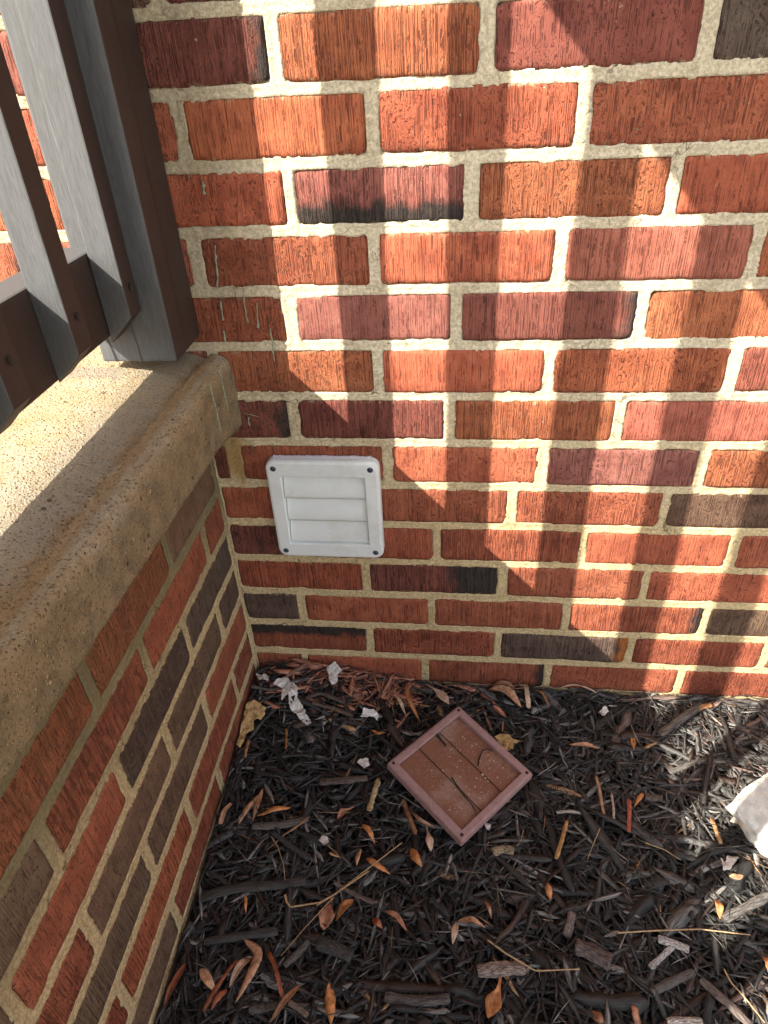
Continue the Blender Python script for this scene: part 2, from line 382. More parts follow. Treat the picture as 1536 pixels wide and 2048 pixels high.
# colour of the fired clay: O orange, R red, D maroon, V mauve, K charcoal, B brown
PAL = dict(O=(.42, .132, .060), R=(.385, .112, .058), D=(.235, .075, .054), V=(.30, .108, .084), K=(.125, .085, .066), B=(.190, .118, .076),
           P=(.37, .122, .080), E=(.36, .122, .055))
KCOL = (.048, .035, .030); OCOL = (.42, .14, .035)
def flash(o, code):
    """code like 'x+', 'x-', 'z-', 'c' : where on the face the burn lies"""
    fx = fz = 0.0; fb = -3.0; col = KCOL
    if code:
        s = code[0]
        col = OCOL if code.endswith('o') else KCOL
        if s == 'r': fx, fb = 2.2, -1.7
        if s == 'l': fx, fb = -2.2, -1.7
        if s == 'b': fz, fb = -.9, -.15
        if s == 't': fz, fb = .9, -.15
        if s == 'm': fb = .05
        if s == 'h': fx, fb = 1.6, -.35
    o['flash_x'] = fx; o['flash_z'] = fz; o['flash_base'] = fb; o['flash_color'] = col
def add_brick(parent, x0, x1, zc, key, side=False, yoff=0.0, grime=0.0):
    L = x1 - x0; xc = (x0 + x1) / 2
    pool, bl = (FULL, BR_L) if L > .13 else ((HALF, .09) if L > .05 else (BIT, .03))
    o = bpy.data.objects.new('brick', random.choice(pool)); COL.objects.link(o); o.parent = parent
    o.scale = (L / bl, 1, random.uniform(.985, 1.02))
    jz = random.uniform(-.0012, .0012); jy = random.uniform(-.0010, .0008)
    c = PAL[key[0]]; f = random.uniform(.90, 1.10); g = random.uniform(.93, 1.08)
    o.color = (c[0] * f, c[1] * f * g, c[2] * f * g, 1)
    flash(o, key[1:])
    o['smear'] = random.choice([0.3, .6, 1.0, 1.0]) if not side else .5
    o['tear'] = random.choice([0.0, .4, .8, 1.0, 1.0])
    o['grime'] = grime
    o['comb'] = random.choice([.35, .7, 1.0, 1.3, 1.5])
    rz = random.uniform(-.004, .004)
    if side:
        o.location = (-yoff - jy, xc, zc + jz); o.rotation_euler = (0, rz, math.pi / 2)
    else:
        o.location = (xc, yoff + jy, zc + jz); o.rotation_euler = (0, rz, 0)
    return (x0, x1, zc - .0283, zc + .0283)

ROW = .06773; Z0 = 14 * ROW
# ------------------------------------------------------------------ house wall
house = empty('house_wall', (0, 0, 0), 'red brick house wall with cream mortar, striped by railing shadows, rising behind the mulch bed', 'wall')
# per course: the x of each head joint, and the bricks between them
MAIN = {
 0: ([.155, .363, .564], ['Dr', 'O', 'D', 'K']),
 1: ([.045, .249, .460, .668], ['R', 'O', 'R', 'R', 'O']),
 2: ([-.045, .154, .351, .559, .765], ['O', 'R', 'Vb', 'O', 'R', 'D']),
 3: ([.034, .243, .451, .655], ['P', 'R', 'R', 'P', 'O']),
 4: ([-.065, .137, .338, .547, .752], ['O', 'R', 'V', 'Dr', 'O', 'R']),
 5: ([.030, .241, .451, .664], ['P', 'O', 'R', 'O', 'P']),
 6: ([-.08, .124, .329, .543, .750], ['R', 'Dr', 'D', 'E', 'P', 'R']),
 7: ([.030, .248, .453, .657], ['R', 'R', 'R', 'V', 'O']),
 8: ([-.002, .208, .416, .623, .830], ['R', 'R', 'R', 'R', 'B', 'R']),
 9: ([-.10, .108, .313, .522, .727], ['R', 'Dm', 'R', 'R', 'R', 'R']),
 10: ([-.002, .204, .411, .620, .826], ['R', 'R', 'Dh', 'R', 'R', 'R']),
 11: ([-.11, .094, .305, .513, .719], ['R', 'K', 'R', 'R', 'Rr', 'B']),
 12: ([-.002, .203, .411, .618, .822], ['R', 'Rt', 'R', 'Kro', 'R', 'R']),
 13: ([-.12, .086, .293, .495, .707], ['R', 'R', 'R', 'Rr', 'R', 'R']),
 14: ([-.002, .20, .41, .61, .815], ['R', 'R', 'R', 'O', 'R', 'R']),
}
rects = []
keys = ['R', 'R', 'O', 'R', 'D', 'V', 'E', 'Rr', 'B', 'K']
for k in range(-5, 17):
    zc = Z0 - ROW * (k + .5)
    if k in MAIN: heads, cols = MAIN[k]; heads = list(heads); cols = list(cols)
    else:
        st = .155 if k % 2 == 0 else .045
        heads = [st + .2055 * i for i in range(4)]; cols = [random.choice(keys) for _ in range(5)]
    xs = heads[:]; cc = cols[1:-1]
    xs = [xs[0] - .2055] + xs + [xs[-1] + .2055]; cc = [cols[0]] + cc + [cols[-1]]
    while xs[-1] < 1.45: xs.append(xs[-1] + .2055); cc.append(random.choice(keys))
    while xs[0] > -.50: xs.insert(0, xs[0] - .2055); cc.insert(0, random.choice(keys))
    j = .0062 if k < 8 else .0052
    for a, b, c in zip(xs[:-1], xs[1:], cc):
        a += random.uniform(-.0020, .0020); b += random.uniform(-.0012, .0012); 
        if k in (7,) and abs(b - .030) < .01:       # the short closer beside the slab
            a2 = -.002
            rects.append(add_brick(house, a2 + .004, b - .009, zc, 'D', grime=.4)); continue
        if k > 7 and b < .02: continue               # behind the porch wall
        if k > 7 and a < 0: a = -.004
        if k == 7 and abs(a - .03) < .01: a += .005
        gr = 0.0
        if b < .30 and 3 <= k <= 8: gr = .35
        rects.append(add_brick(house, a + j, b - j, zc, c, grime=gr))
def mortar_sheet(u, v, rects, seed, base=.0013):
    U, Vv = np.meshgrid(u, v, indexing='ij')
    d = np.full(U.shape, -1.0)                       # depth inside the nearest brick (positive = inside)
    for (a, b, c, e) in rects:
        if b < u[0] - .02 or a > u[-1] + .02: continue
        i0, i1 = np.searchsorted(u, [a - .02, b + .02]); j0, j1 = np.searchsorted(v, [c - .02, e + .02])
        if i1 <= i0 or j1 <= j0: continue
        uu = U[i0:i1, j0:j1]; vv = Vv[i0:i1, j0:j1]
        q = np.minimum(np.minimum(uu - a, b - uu), np.minimum(vv - c, e - vv))
        d[i0:i1, j0:j1] = np.maximum(d[i0:i1, j0:j1], q)
    n1 = fbm(U * 45, Vv * 45, seed, 2); n2 = fbm(U * 190, Vv * 190, seed + 3, 2)
    sm = fbm(U * 22, Vv * 22, seed + 9, 2)
    n3 = fbm(U * 420, Vv * 420, seed + 5, 2)
    Y = base - .0008 + .0010 * n1 + .0010 * n2 + .0006 * n3 + .0010 * np.clip(-d / .006, 0, 1) + .0009 * np.clip(sm, -.5, 1)
    lim = .0014 + .0034 * np.clip(n1 + sm * .8 + .25 * n2, 0, 1)
    Y = Y + np.clip((d - lim) / .0015, 0, 1) * .011
    return U, Vv, Y
mort_rects = rects
def axis(a, b, lo, hi, fine, coarse):
    p = list(np.arange(a, lo, coarse)) + list(np.arange(lo, hi, fine)) + list(np.arange(hi, b, coarse)) + [b]
    return np.array(p)
u = axis(-.55, 1.45, -.20, .90, .0026, .006); v = axis(-.16, 1.32, -.03, 1.0, .0026, .006)
U, Vv, Y = mortar_sheet(u, v, mort_rects, 1)
me = fast_mesh('mortar', np.stack([U, Y, Vv], -1).reshape(-1, 3), grid_faces(len(u), len(v)))
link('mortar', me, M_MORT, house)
# the rest of the wall, outside the photograph
box('wall_core', (-2.6, 3.6, .030, .22, -.25, 2.75), M_FAR, house)
box('wall_end_left', (-2.6, -.551, .002, .0295, -.25, 2.75), M_FAR, house)
box('wall_end_right', (1.451, 3.6, .002, .0295, -.25, 2.75), M_FAR, house)
box('wall_top', (-.5505, 1.4505, .002, .0295, 1.325, 2.75), M_FAR, house)

# ------------------------------------------------------------------ porch wall (left), same courses a little lower
porch = empty('porch_wall', (0, 0, 0), 'low brick wall in shade under the concrete slab, grimy and running toward the camera', 'wall')
ZS = Z0 - .0116
SIDE = {
 7: ([-.10, -.31, -.50], ['R', 'R', 'R', 'R']),
 8 - 1 + 0: ([-.184, -.390, -.597], ['B', 'E', 'E', 'E']),
 8: ([-.080, -.294, -.510], ['R', 'R', 'R', 'B']),
 9: ([-.197, -.401, -.607], ['K', 'K', 'R', 'B']),
 10: ([-.096, -.306, -.519], ['K', 'B', 'B', 'R']),
 11: ([-.202, -.413, -.617], ['R', 'B', 'B', 'R']),
 12: ([-.100, -.314, -.525], ['R', 'R', 'O', 'R']),
 13: ([-.221, -.410, -.62], ['R', 'R', 'B', 'B']),
 14: ([-.110, -.32, -.53], ['R', 'B', 'B', 'B']),
 15: ([-.2, -.41, -.62], ['R', 'R', 'R', 'R']),
}
SIDEPAL = {8 - 1: .9, 8: .55}
srects = []
for k in range(7, 16):
    zc = ZS - ROW * (k + .5)
    heads, cols = SIDE[k]; ys = [-.006] + list(heads); cc = list(cols)
    while ys[-1] > -.95: ys.append(ys[-1] - .207); 
    while len(cc) < len(ys): cc.append(random.choice(['R', 'B', 'D', 'E']))
    for a, b, c in zip(ys[:-1], ys[1:], cc):
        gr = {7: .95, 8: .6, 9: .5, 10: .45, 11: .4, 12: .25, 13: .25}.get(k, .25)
        if c == 'O': gr = .1
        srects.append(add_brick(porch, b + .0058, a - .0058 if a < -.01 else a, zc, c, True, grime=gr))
u = axis(-.97, -.0005, -.66, -.0006, .0028, .006)
u = np.unique(np.clip(u, -.97, -.0005)); v = axis(-.16, .474, -.06, .473, .0028, .006)
U, Vv, Y = mortar_sheet(u, v, srects, 31, base=.0008)
cornerfill = np.clip(1 - np.abs(U + .003) / .006, 0, 1)
me = fast_mesh('mortar', np.stack([-Y + cornerfill * .0035, U, Vv], -1).reshape(-1, 3), grid_faces(len(u), len(v)))
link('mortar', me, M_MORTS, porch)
box('wall_core', (-.20, -.026, -2.4, -.002, -.25, .474), M_FAR, porch)
box('wall_front_end', (-.0255, -.002, -2.4, -.971, -.25, .474), M_FAR, porch)

# ------------------------------------------------------------------ porch slab
slab = empty('porch_slab', (0, 0, 0), 'thick tan concrete porch slab with a rough stained edge, overhanging the low brick wall', 'porch slab')
prof = [(-1.25, .628), (-.8, .626), (-.4, .622), (-.2, .6195), (-.12, .618), (-.06, .6165)]
prof += [(-.06 + .0045 * i, .6165 - .0004 * i - (.000045 * i * i)) for i in range(1, 19)]
x1, z1 = prof[-1]
prof += [(.0275, .6020), (.0330, .6008), (.0385, .5995), (.0425, .5984), (.0455, .5970), (.0478, .5945), (.0495, .5905), (.0506, .5850)]
prof += [(.0508 - .00004 * i, .579 - .0045 * i) for i in range(1, 18)]
prof += [(.0480, .4990), (.0450, .4945), (.0400, .4900), (.0340, .4855), (.0270, .4810), (.0190, .4770), (.0100, .4745), (.0, .4742), (-.03, .4742), (-1.25, .4742)]
prof = np.array(prof)
ys = axis(-2.4, -.0012, -.75, -.0013, .0045, .03)[::-1]
Yg, Pi = np.meshgrid(ys, np.arange(len(prof)), indexing='ij')
Xg = prof[Pi, 0]; Zg = prof[Pi, 1]
front = np.clip((Xg + .03) / .05, 0, 1)
lowf = np.clip((.56 - Zg) / .06, 0, 1) * front
Zg = Zg + lowf * (.010 * np.clip(-Yg / .08, 0, 1) + .036 * np.clip(-Yg, 0, .7))
wobble = .0007 * fbm(Yg * 5, Zg * 12, Xg * 6, 2) + .0012 * fbm(Yg * 90, Zg * 90, Xg * 90, 3)
Xg = Xg + wobble * front + .0006 * fbm(Yg * 240, Zg * 240, 2.2, 2) * front
Zg = Zg + (.0007 * fbm(Xg * 40, Yg * 40, 3.3, 3)) * np.clip((Xg + .5) / .2, 0, 1) * (Zg > .59)
# the arris is knocked about, worst at the wall
nick = np.clip(fbm(Yg * 110, Zg * 70, 9.1, 3) - .10, 0, 1) * np.exp(-((Zg - .592) / .012) ** 2) * front
Xg -= nick * .006; Zg -= nick * .004
endr = np.exp(-(-Yg) / .012) * front
Xg += endr * (.003 + .004 * fbm(Yg * 160, Zg * 120, 5.5, 2))
me = fast_mesh('slab_body', np.stack([Xg, Yg, Zg], -1).reshape(-1, 3), grid_faces(len(ys), len(prof)))
link('slab_body', me, M_CONC, slab)
# drips of old pale green paint down the slab face and on the bricks
def drip(parent, pts, w, plane):
    V = []; F = []
    n = len(pts)
    dense = []
    for i in range(n - 1):
        for t in np.linspace(0, 1, 7)[:-1]: dense.append(np.array(pts[i]) * (1 - t) + np.array(pts[i + 1]) * t)
    dense.append(np.array(pts[-1]))
    for i, p in enumerate(dense):
        ww = w * (.25 + .8 * random.random()) * (1 if i < len(dense) - 2 else 1.3)
        j = random.uniform(-.0006, .0006)
        if plane == 'y': a = (p[0] - ww + j, -.0014, p[1]); b = (p[0] + j, -.0026, p[1]); c = (p[0] + ww + j, -.0014, p[1])
        else: a = (.0512, p[0] - ww + j, p[1]); b = (.0530, p[0] + j, p[1]); c = (.0512, p[0] + ww + j, p[1])
        V += [a, b, c]
    for i in range(len(dense) - 1):
        for s in (0, 1): F.append((3 * i + s, 3 * i + s + 1, 3 * i + s + 4, 3 * i + s + 3))
    return mesh_obj('paint_drip', V, F, M_DRIP, parent, True)
for pts, w in [([(430, 490), (434, 535), (436, 572)], .0016), ([(407, 362), (409, 388)], .0026), ([(487, 575), (489, 610), (497, 645)], .0009),
               ([(514, 605), (517, 655)], .0011), ([(540, 655), (546, 690), (549, 722)], .0013), ([(441, 600), (447, 640)], .0013), ([(448, 660), (452, 682)], .0018),
               ([(497, 833), (499, 850)], .0018), ([(490, 825), (516, 832)], .0014)]:
    drip(house, [(on_y(*q).x, on_y(*q).z) for q in pts], w, 'y')
for pts in [[(418, 765), (441, 862)], [(437, 738), (455, 820)]]:
    a = [on_x(*q, .0512) for q in pts]; drip(slab, [(p.y, p.z) for p in a], .00022, 'x')

# ------------------------------------------------------------------ unseen roof added to shade the upper right of the wall (outside the frame)
roof = empty('added_shade_roof', (0, 0, 2.5), 'unseen roof added over the slab to shade the upper house wall', 'roof')
for nm, b, mt in [('added_roof_deck', (-.940, .45, -2.6, -.001, .02, .14), M_PAINT), ('added_fascia', (-.9826, -.942, -2.6, -.001, .001, .16), M_PAINT)]:
    box(nm, b, mt, roof, bev=.004)
added_roof_post = box('added_roof_post', (-.955, -.865, -2.38, -2.29, -1.872, .018), M_PAINT, roof, bev=.004)

# ------------------------------------------------------------------ railing
rail = empty('porch_railing', (0, 0, 0), 'dark brown painted wooden porch railing with square pickets standing on the concrete slab', 'railing')
def plank(name, b, mat, bev=.0025):
    return box(name, b, mat, rail, bev)
post = plank('post', (-.067, .022, -.0865, -.0035, .6265, 1.59), M_PAINT, .003)
# drying checks at the foot of the post
def crack(parent, pts, w, y, nm='crack'):
    V = []; F = []
    for i, (x, z) in enumerate(pts):
        ww = w * (1 - i / (len(pts) - .5)); V += [(x - ww, y, z), (x + ww, y, z), (x, y + .0004, z)]
    for i in range(len(pts) - 1): F.append((3 * i, 3 * i + 1, 3 * i + 4, 3 * i + 3))
    return mesh_obj(nm, V, F, M_NAIL, parent)
crack(post, [(-.050, .6272), (-.052, .642), (-.0545, .655), (-.056, .668)], .0016, -.0869)
crack(post, [(-.020, .6272), (-.0205, .65), (-.023, .69), (-.0225, .72)], .0005, -.0869)
seam_v = [(.0224, -.0530, .635), (.0224, -.0537, .635), (.0224, -.0500, 1.1), (.0224, -.0509, 1.1)]
mesh_obj('seam', seam_v, [(0, 1, 3, 2)], M_NAIL, post)
brail = plank('bottom_rail', (-.073, -.035, -2.30, -.0870, .6665, .7545), M_PAINT, .003)
trail = plank('top_rail', (-.073, -.035, -2.30, -.0870, 1.458, 1.535), M_PAINT, .003)
cap = plank('handrail', (-.100, -.008, -2.30, -.0870, 1.5355, 1.575), M_PAINT, .006)
plank('far_post', (-.098, -.009, -2.392, -2.303, .6215, 1.59), M_PAINT, .003)
def picket_mesh():
    import bmesh
    w0, w1 = -.0346, -.0050; hy = .0138
    zb = .690; zt = 1.515; bev = w1 - w0
    bm = bmesh.new()
    pts = [(w0, zb - bev * .95), (w1, zb), (w1, zt), (w0, zt)]
    f = [bm.verts.new((x, -hy, z)) for x, z in pts]; k = [bm.verts.new((x, hy, z)) for x, z in pts]
    bm.faces.new(f); bm.faces.new(k[::-1])
    for i in range(4): bm.faces.new((f[i], k[i], k[(i + 1) % 4], f[(i + 1) % 4]))
    bmesh.ops.recalc_face_normals(bm, faces=bm.faces[:])
    bmesh.ops.bevel(bm, geom=bm.edges[:], offset=.0016, segments=2, affect='EDGES', profile=.6)
    me = bpy.data.meshes.new('picket'); bm.to_mesh(me); bm.free(); me.materials.append(M_PAINT); return me
PM = picket_mesh()
def nail_mesh():
    V = [(0, 0, 0)]; n = 10
    for r_, xx in ((.0022, -.0002), (.0030, .0006)):
        for i in range(n): a = i / n * 2 * math.pi; V.append((xx, r_ * .8 * math.cos(a), r_ * 1.5 * math.sin(a)))
    F = [(0, 1 + i, 1 + (i + 1) % n) for i in range(n)]
    me = bpy.data.meshes.new('nail_head'); me.from_pydata(V, [], F + [(1 + i, 11 + i, 11 + (i + 1) % n, 1 + (i + 1) % n) for i in range(n)]); me.update(); me.materials.append(M_NAIL); return me
NM = nail_mesh()
yf = [-.1018, -.2155, -.3265, -.4425, -.558]
while yf[-1] > -2.2: yf.append(yf[-1] - .1145)
for i, y in enumerate(yf):
    p_ = bpy.data.objects.new('picket', PM); COL.objects.link(p_); p_.parent = rail
    p_.location = (random.uniform(-.0008, .0008), y, random.uniform(-.003, .003)); p_.rotation_euler = (0, random.uniform(-.002, .002), random.uniform(-.01, .01))
    n_ = bpy.data.objects.new('nail_head', NM); COL.objects.link(n_); n_.parent = p_; n_.location = (-.0033, random.uniform(-.003, .004), random.uniform(.717, .727))

# ------------------------------------------------------------------ vent covers
def vent(name, label, cat, mframe, mlouv, mscrew, hole=False, rough=0.0):
    """built flat in its own xy plane, z is proud of the plane; width .156 height .162"""
    import bmesh
    root = empty(name, (0, 0, 0), label, cat)
    w, h, ow, oh, t = .0785, .0825, .0580, .0575, .0155
    if hole: w, h, ow, oh, t = .0785, .0785, .0655, .0655, .0135
    rc = .013 if not hole else .003
    def rr(hw, hh, r, n=6):
        P = []
        for cx, cy, a0 in ((hw - r, hh - r, 0), (-hw + r, hh - r, 90), (-hw + r, -hh + r, 180), (hw - r, -hh + r, 270)):
            for i in range(n): a = math.radians(a0 + 90 * i / (n - 1)); P.append((cx + r * math.cos(a), cy + r * math.sin(a)))
        return P
    rings = [(rr(w, h, rc), 0.0), (rr(w, h, rc), t - .004), (rr(w - .0012, h - .0012, rc), t - .0012), (rr(w - .004, h - .004, rc), t),
             (rr(ow + .0012, oh + .0012, .0015), t), (rr(ow, oh, .001), t - .0012), (rr(ow, oh, .001), .002)]
    V = []; F = []; n = 24
    for P, z in rings: V += [(x, y, z) for x, y in P]
    for r_ in range(len(rings) - 1):
        for i in range(n): F.append((r_ * n + i, r_ * n + (i + 1) % n, (r_ + 1) * n + (i + 1) % n, (r_ + 1) * n + i))
    # inner lip
    mesh_obj('frame', V, F, mframe, root)
    # back of the duct
    mesh_obj('backing', [(-ow, -oh, .0018), (ow, -oh, .0018), (ow, oh, .0018), (-ow, oh, .0018)], [(0, 1, 2, 3)], mlouv, root)
    hh = oh * 2 / 3
    for k in range(3):                                # k = 0 the lowest flap
        y0 = -oh + k * hh; y1 = y0 + hh
        V = []; F = []; m_ = 10
        top = t - (.0065 if not hole else .0062)
        for i in range(m_ + 1):
            s = i / m_; y = y1 - .0004 - s * (hh - .0008)
            z = top - .0078 + .0098 * math.sin(s * math.pi * .56) ** 1.05
            if hole: z = top - .0012 + .0022 * math.sin(s * 1.5)
            V += [(-ow + .0008, y, z), (ow - .0008, y, z)]
        V += [(-ow + .0008, y1 - hh + .0006, top - (.0075 if not hole else .0012)), (ow - .0008, y1 - hh + .0006, top - (.0075 if not hole else .0012))]
        for i in range(m_ + 1): F.append((2 * i, 2 * i + 2, 2 * i + 3, 2 * i + 1))
        mesh_obj('louver', V, F, mlouv, root, smooth=not hole)
    for sx in (-1, 1):
        for sy in (-1, 1):
            cx, cy = (sx * (w - .0115), sy * (h - .0118)) if not hole else (sx * (w - .0075), sy * (h - .0075))
            V = [(cx, cy, t + (.0012 if not hole else .0003))]; F = []; n_ = 14; rs = .0042 if not hole else .0026
            prof_ = ((rs * .75, .0011), (rs, .0003)) if not hole else ((rs * .9, .0003), (rs, .0002))
            for r_, z in prof_:
                for i in range(n_): a = i / n_ * 2 * math.pi; V.append((cx + r_ * math.cos(a), cy + r_ * math.sin(a), t + z))
            F += [(0, 1 + i, 1 + (i + 1) % n_) for i in range(n_)] + [(1 + i, 1 + n_ + i, 1 + n_ + (i + 1) % n_, 1 + (i + 1) % n_) for i in range(n_)]
            s_ = mesh_obj('screw' if not hole else 'screw_hole', V, F, mscrew, root, smooth=True)
            if not hole:
                a = random.uniform(0, 3); ca, sa = math.cos(a) * .003, math.sin(a) * .003
                mesh_obj('screw_slot', [(cx - ca - sa * .12, cy - sa + ca * .12, t + .00135), (cx - ca + sa * .12, cy - sa - ca * .12, t + .00135),
                                         (cx + ca + sa * .12, cy + sa - ca * .12, t + .00135), (cx + ca - sa * .12, cy + sa + ca * .12, t + .00135)], [(0, 1, 2, 3)], M_NAIL, s_)
    return root
nv = vent('vent_cover', 'new white plastic louvered vent cover screwed to the brick wall above the mulch', 'vent cover', M_WHITE, M_WHITE, M_SCREW)
nv.location = (.1575, -.0015, .3715); nv.rotation_euler = (math.pi / 2, 0, 0)
# bead of caulk along the top of the vent
V = []; F = []
for i in range(60):
    x = -.068 + .136 * i / 59; r = .0007 * (.4 + random.random())
    V += [(x, .0825 - .002, .004 + r), (x, .0825 + r * 1.6, .004 - r), (x, .0825 + r * 2.0, .0)]
for i in range(59):
    for s in (0, 1): F.append((3 * i + s, 3 * i + s + 1, 3 * i + s + 4, 3 * i + s + 3))
mesh_obj('caulk', V, F, mat_plain('pale_caulk', (.62, .55, .60), .5), nv, True)

ov = vent('removed_vent_cover', 'old faded brown vent cover lying face up on the black mulch', 'vent cover', M_PINK, M_BROWNP, M_HOLE, hole=True)
c0 = Vector((.352, -.1855, .0255)); ov.location = c0
ov.scale = (.965, .975, 1)
ov.rotation_euler = (math.radians(-.5), math.radians(7.5), math.radians(-42.5))
# grit and splinters caught in the old cover
for pix, w, lab in [([(903, 1554), (914, 1570), (928, 1590), (943, 1607), (951, 1620), (955, 1634)], .0013, 'long thin dark splinter lying across the lower half of the old brown vent cover'),
                    ([(956, 1531), (959, 1515), (965, 1500), (974, 1497), (985, 1502)], .0013, 'short hooked dark splinter at the upper right of the old brown vent cover'),
                    ([(874, 1469), (882, 1478), (893, 1492)], .0030, 'stubby dark bark scrap in the upper corner of the old brown vent cover')]:
    P = []
    for q in pix:
        p = on_z(*q, .034)
        for _ in range(3):
            ql = (p.x - c0.x) * math.cos(math.radians(-42.5)) + (p.y - c0.y) * math.sin(math.radians(-42.5))
            p = on_z(*q, .0255 + .0098 - .131 * ql)
        P.append(p)
    dense = []
    for i in range(len(P) - 1):
        for t in (0, .33, .66): dense.append(P[i].lerp(P[i + 1], t))
    dense.append(P[-1]); n_ = len(dense); V = []; F = []
    for i, p in enumerate(dense):
        d = (dense[min(i + 1, n_ - 1)] - dense[max(i - 1, 0)]).normalized(); ww = w * (1 - .75 * i / n_) * (1 + .25 * random.uniform(-1, 1))
        side_ = Vector((-d.y, d.x, 0)) * ww
        for vv in (p + side_ - Vector((0, 0, .0012)), p + Vector((0, 0, ww * .8)), p - side_ - Vector((0, 0, .0012))): V.append(vv)
    for i in range(n_ - 1):
        for k_ in (0, 1): F.append((3 * i + k_, 3 * i + k_ + 1, 3 * i + k_ + 4, 3 * i + k_ + 3))
    q_ = mesh_obj('bark_splinter', V, F, mat_plain('splinter', (.02, .014, .012), .8), None, True)
    tag(q_, lab, 'splinter', 'splinters on the old vent cover')
V = []; F = []
for i in range(150):
    x = random.uniform(-.055, .055); y = random.uniform(-.055, .055); r = random.choice([.0004, .0005, .0007, .0012])
    z = .0082; b = len(V)
    V += [(x - r, y - r * .7, z), (x + r, y - r, z), (x + r * .8, y + r, z), (x - r, y + r * .8, z), (x, y, z + r)]
    F += [(b, b + 1, b + 4), (b + 1, b + 2, b + 4), (b + 2, b + 3, b + 4), (b + 3, b, b + 4)]
gq = mesh_obj('grit', V, F, mat_plain('pale_grit', (.55, .42, .28), .9), None)
gq.matrix_world = Matrix.Translation(c0) @ ov.rotation_euler.to_matrix().to_4x4()
tag(gq, 'pale grit scattered over the louvers of the old brown vent cover', 'grit', kind='stuff')

# ------------------------------------------------------------------ ground
def gz(x, y):
    x = np.asarray(x, float); y = np.asarray(y, float)
    g = .004 + .026 * np.exp(-((x - .11) / .13) ** 2) * np.exp(-(y / .10) ** 2) + .012 * np.exp(-(x / .25) ** 2) * np.exp(-(y / .16) ** 2)
    g = g - .020 * np.clip((-y - .12) / .30, 0, 1) * np.exp(-(x / .30) ** 2)
    g = g + .004 * vnoise(x * 9, y * 9, 2.2) + .0025 * vnoise(x * 25, y * 25, 4.2)
    return g
xs = axis(-.0, 1.7, .0, 1.3, .01, .08); yys = axis(-1.25, -.0, -1.0, -.0, .01, .05); yys = np.unique(yys)
XX, YY = np.meshgrid(xs, yys, indexing='ij')
ZZ = gz(XX, YY) - .010
me = fast_mesh('mulch_bed', np.stack([XX, YY, ZZ], -1).reshape(-1, 3), grid_faces(len(xs), len(yys)))
o = link('mulch_bed', me, mat_ground('mulch_base', (.012, .010, .009), (.035, .028, .024), 120)); tag(o, kind='structure')
me = fast_mesh('ground', np.array([(-120, -120, -.06), (120, -120, -.06), (120, 120, -.06), (-120, 120, -.06)], float), np.array([[0, 1, 2, 3]]))
tag(link('ground', me, mat_ground('pale_yard', (.36, .31, .22), (.44, .39, .29), 6)), kind='structure')
box('bounce_walk', (.06, 4.5, -3.4, -1.27, -.058, -.02), mat_ground('bounce_concrete', (.48, .43, .34), (.55, .50, .41), 40), None, .005)['kind'] = 'structure'  # unseen walk, added to bounce light back onto the shaded wall

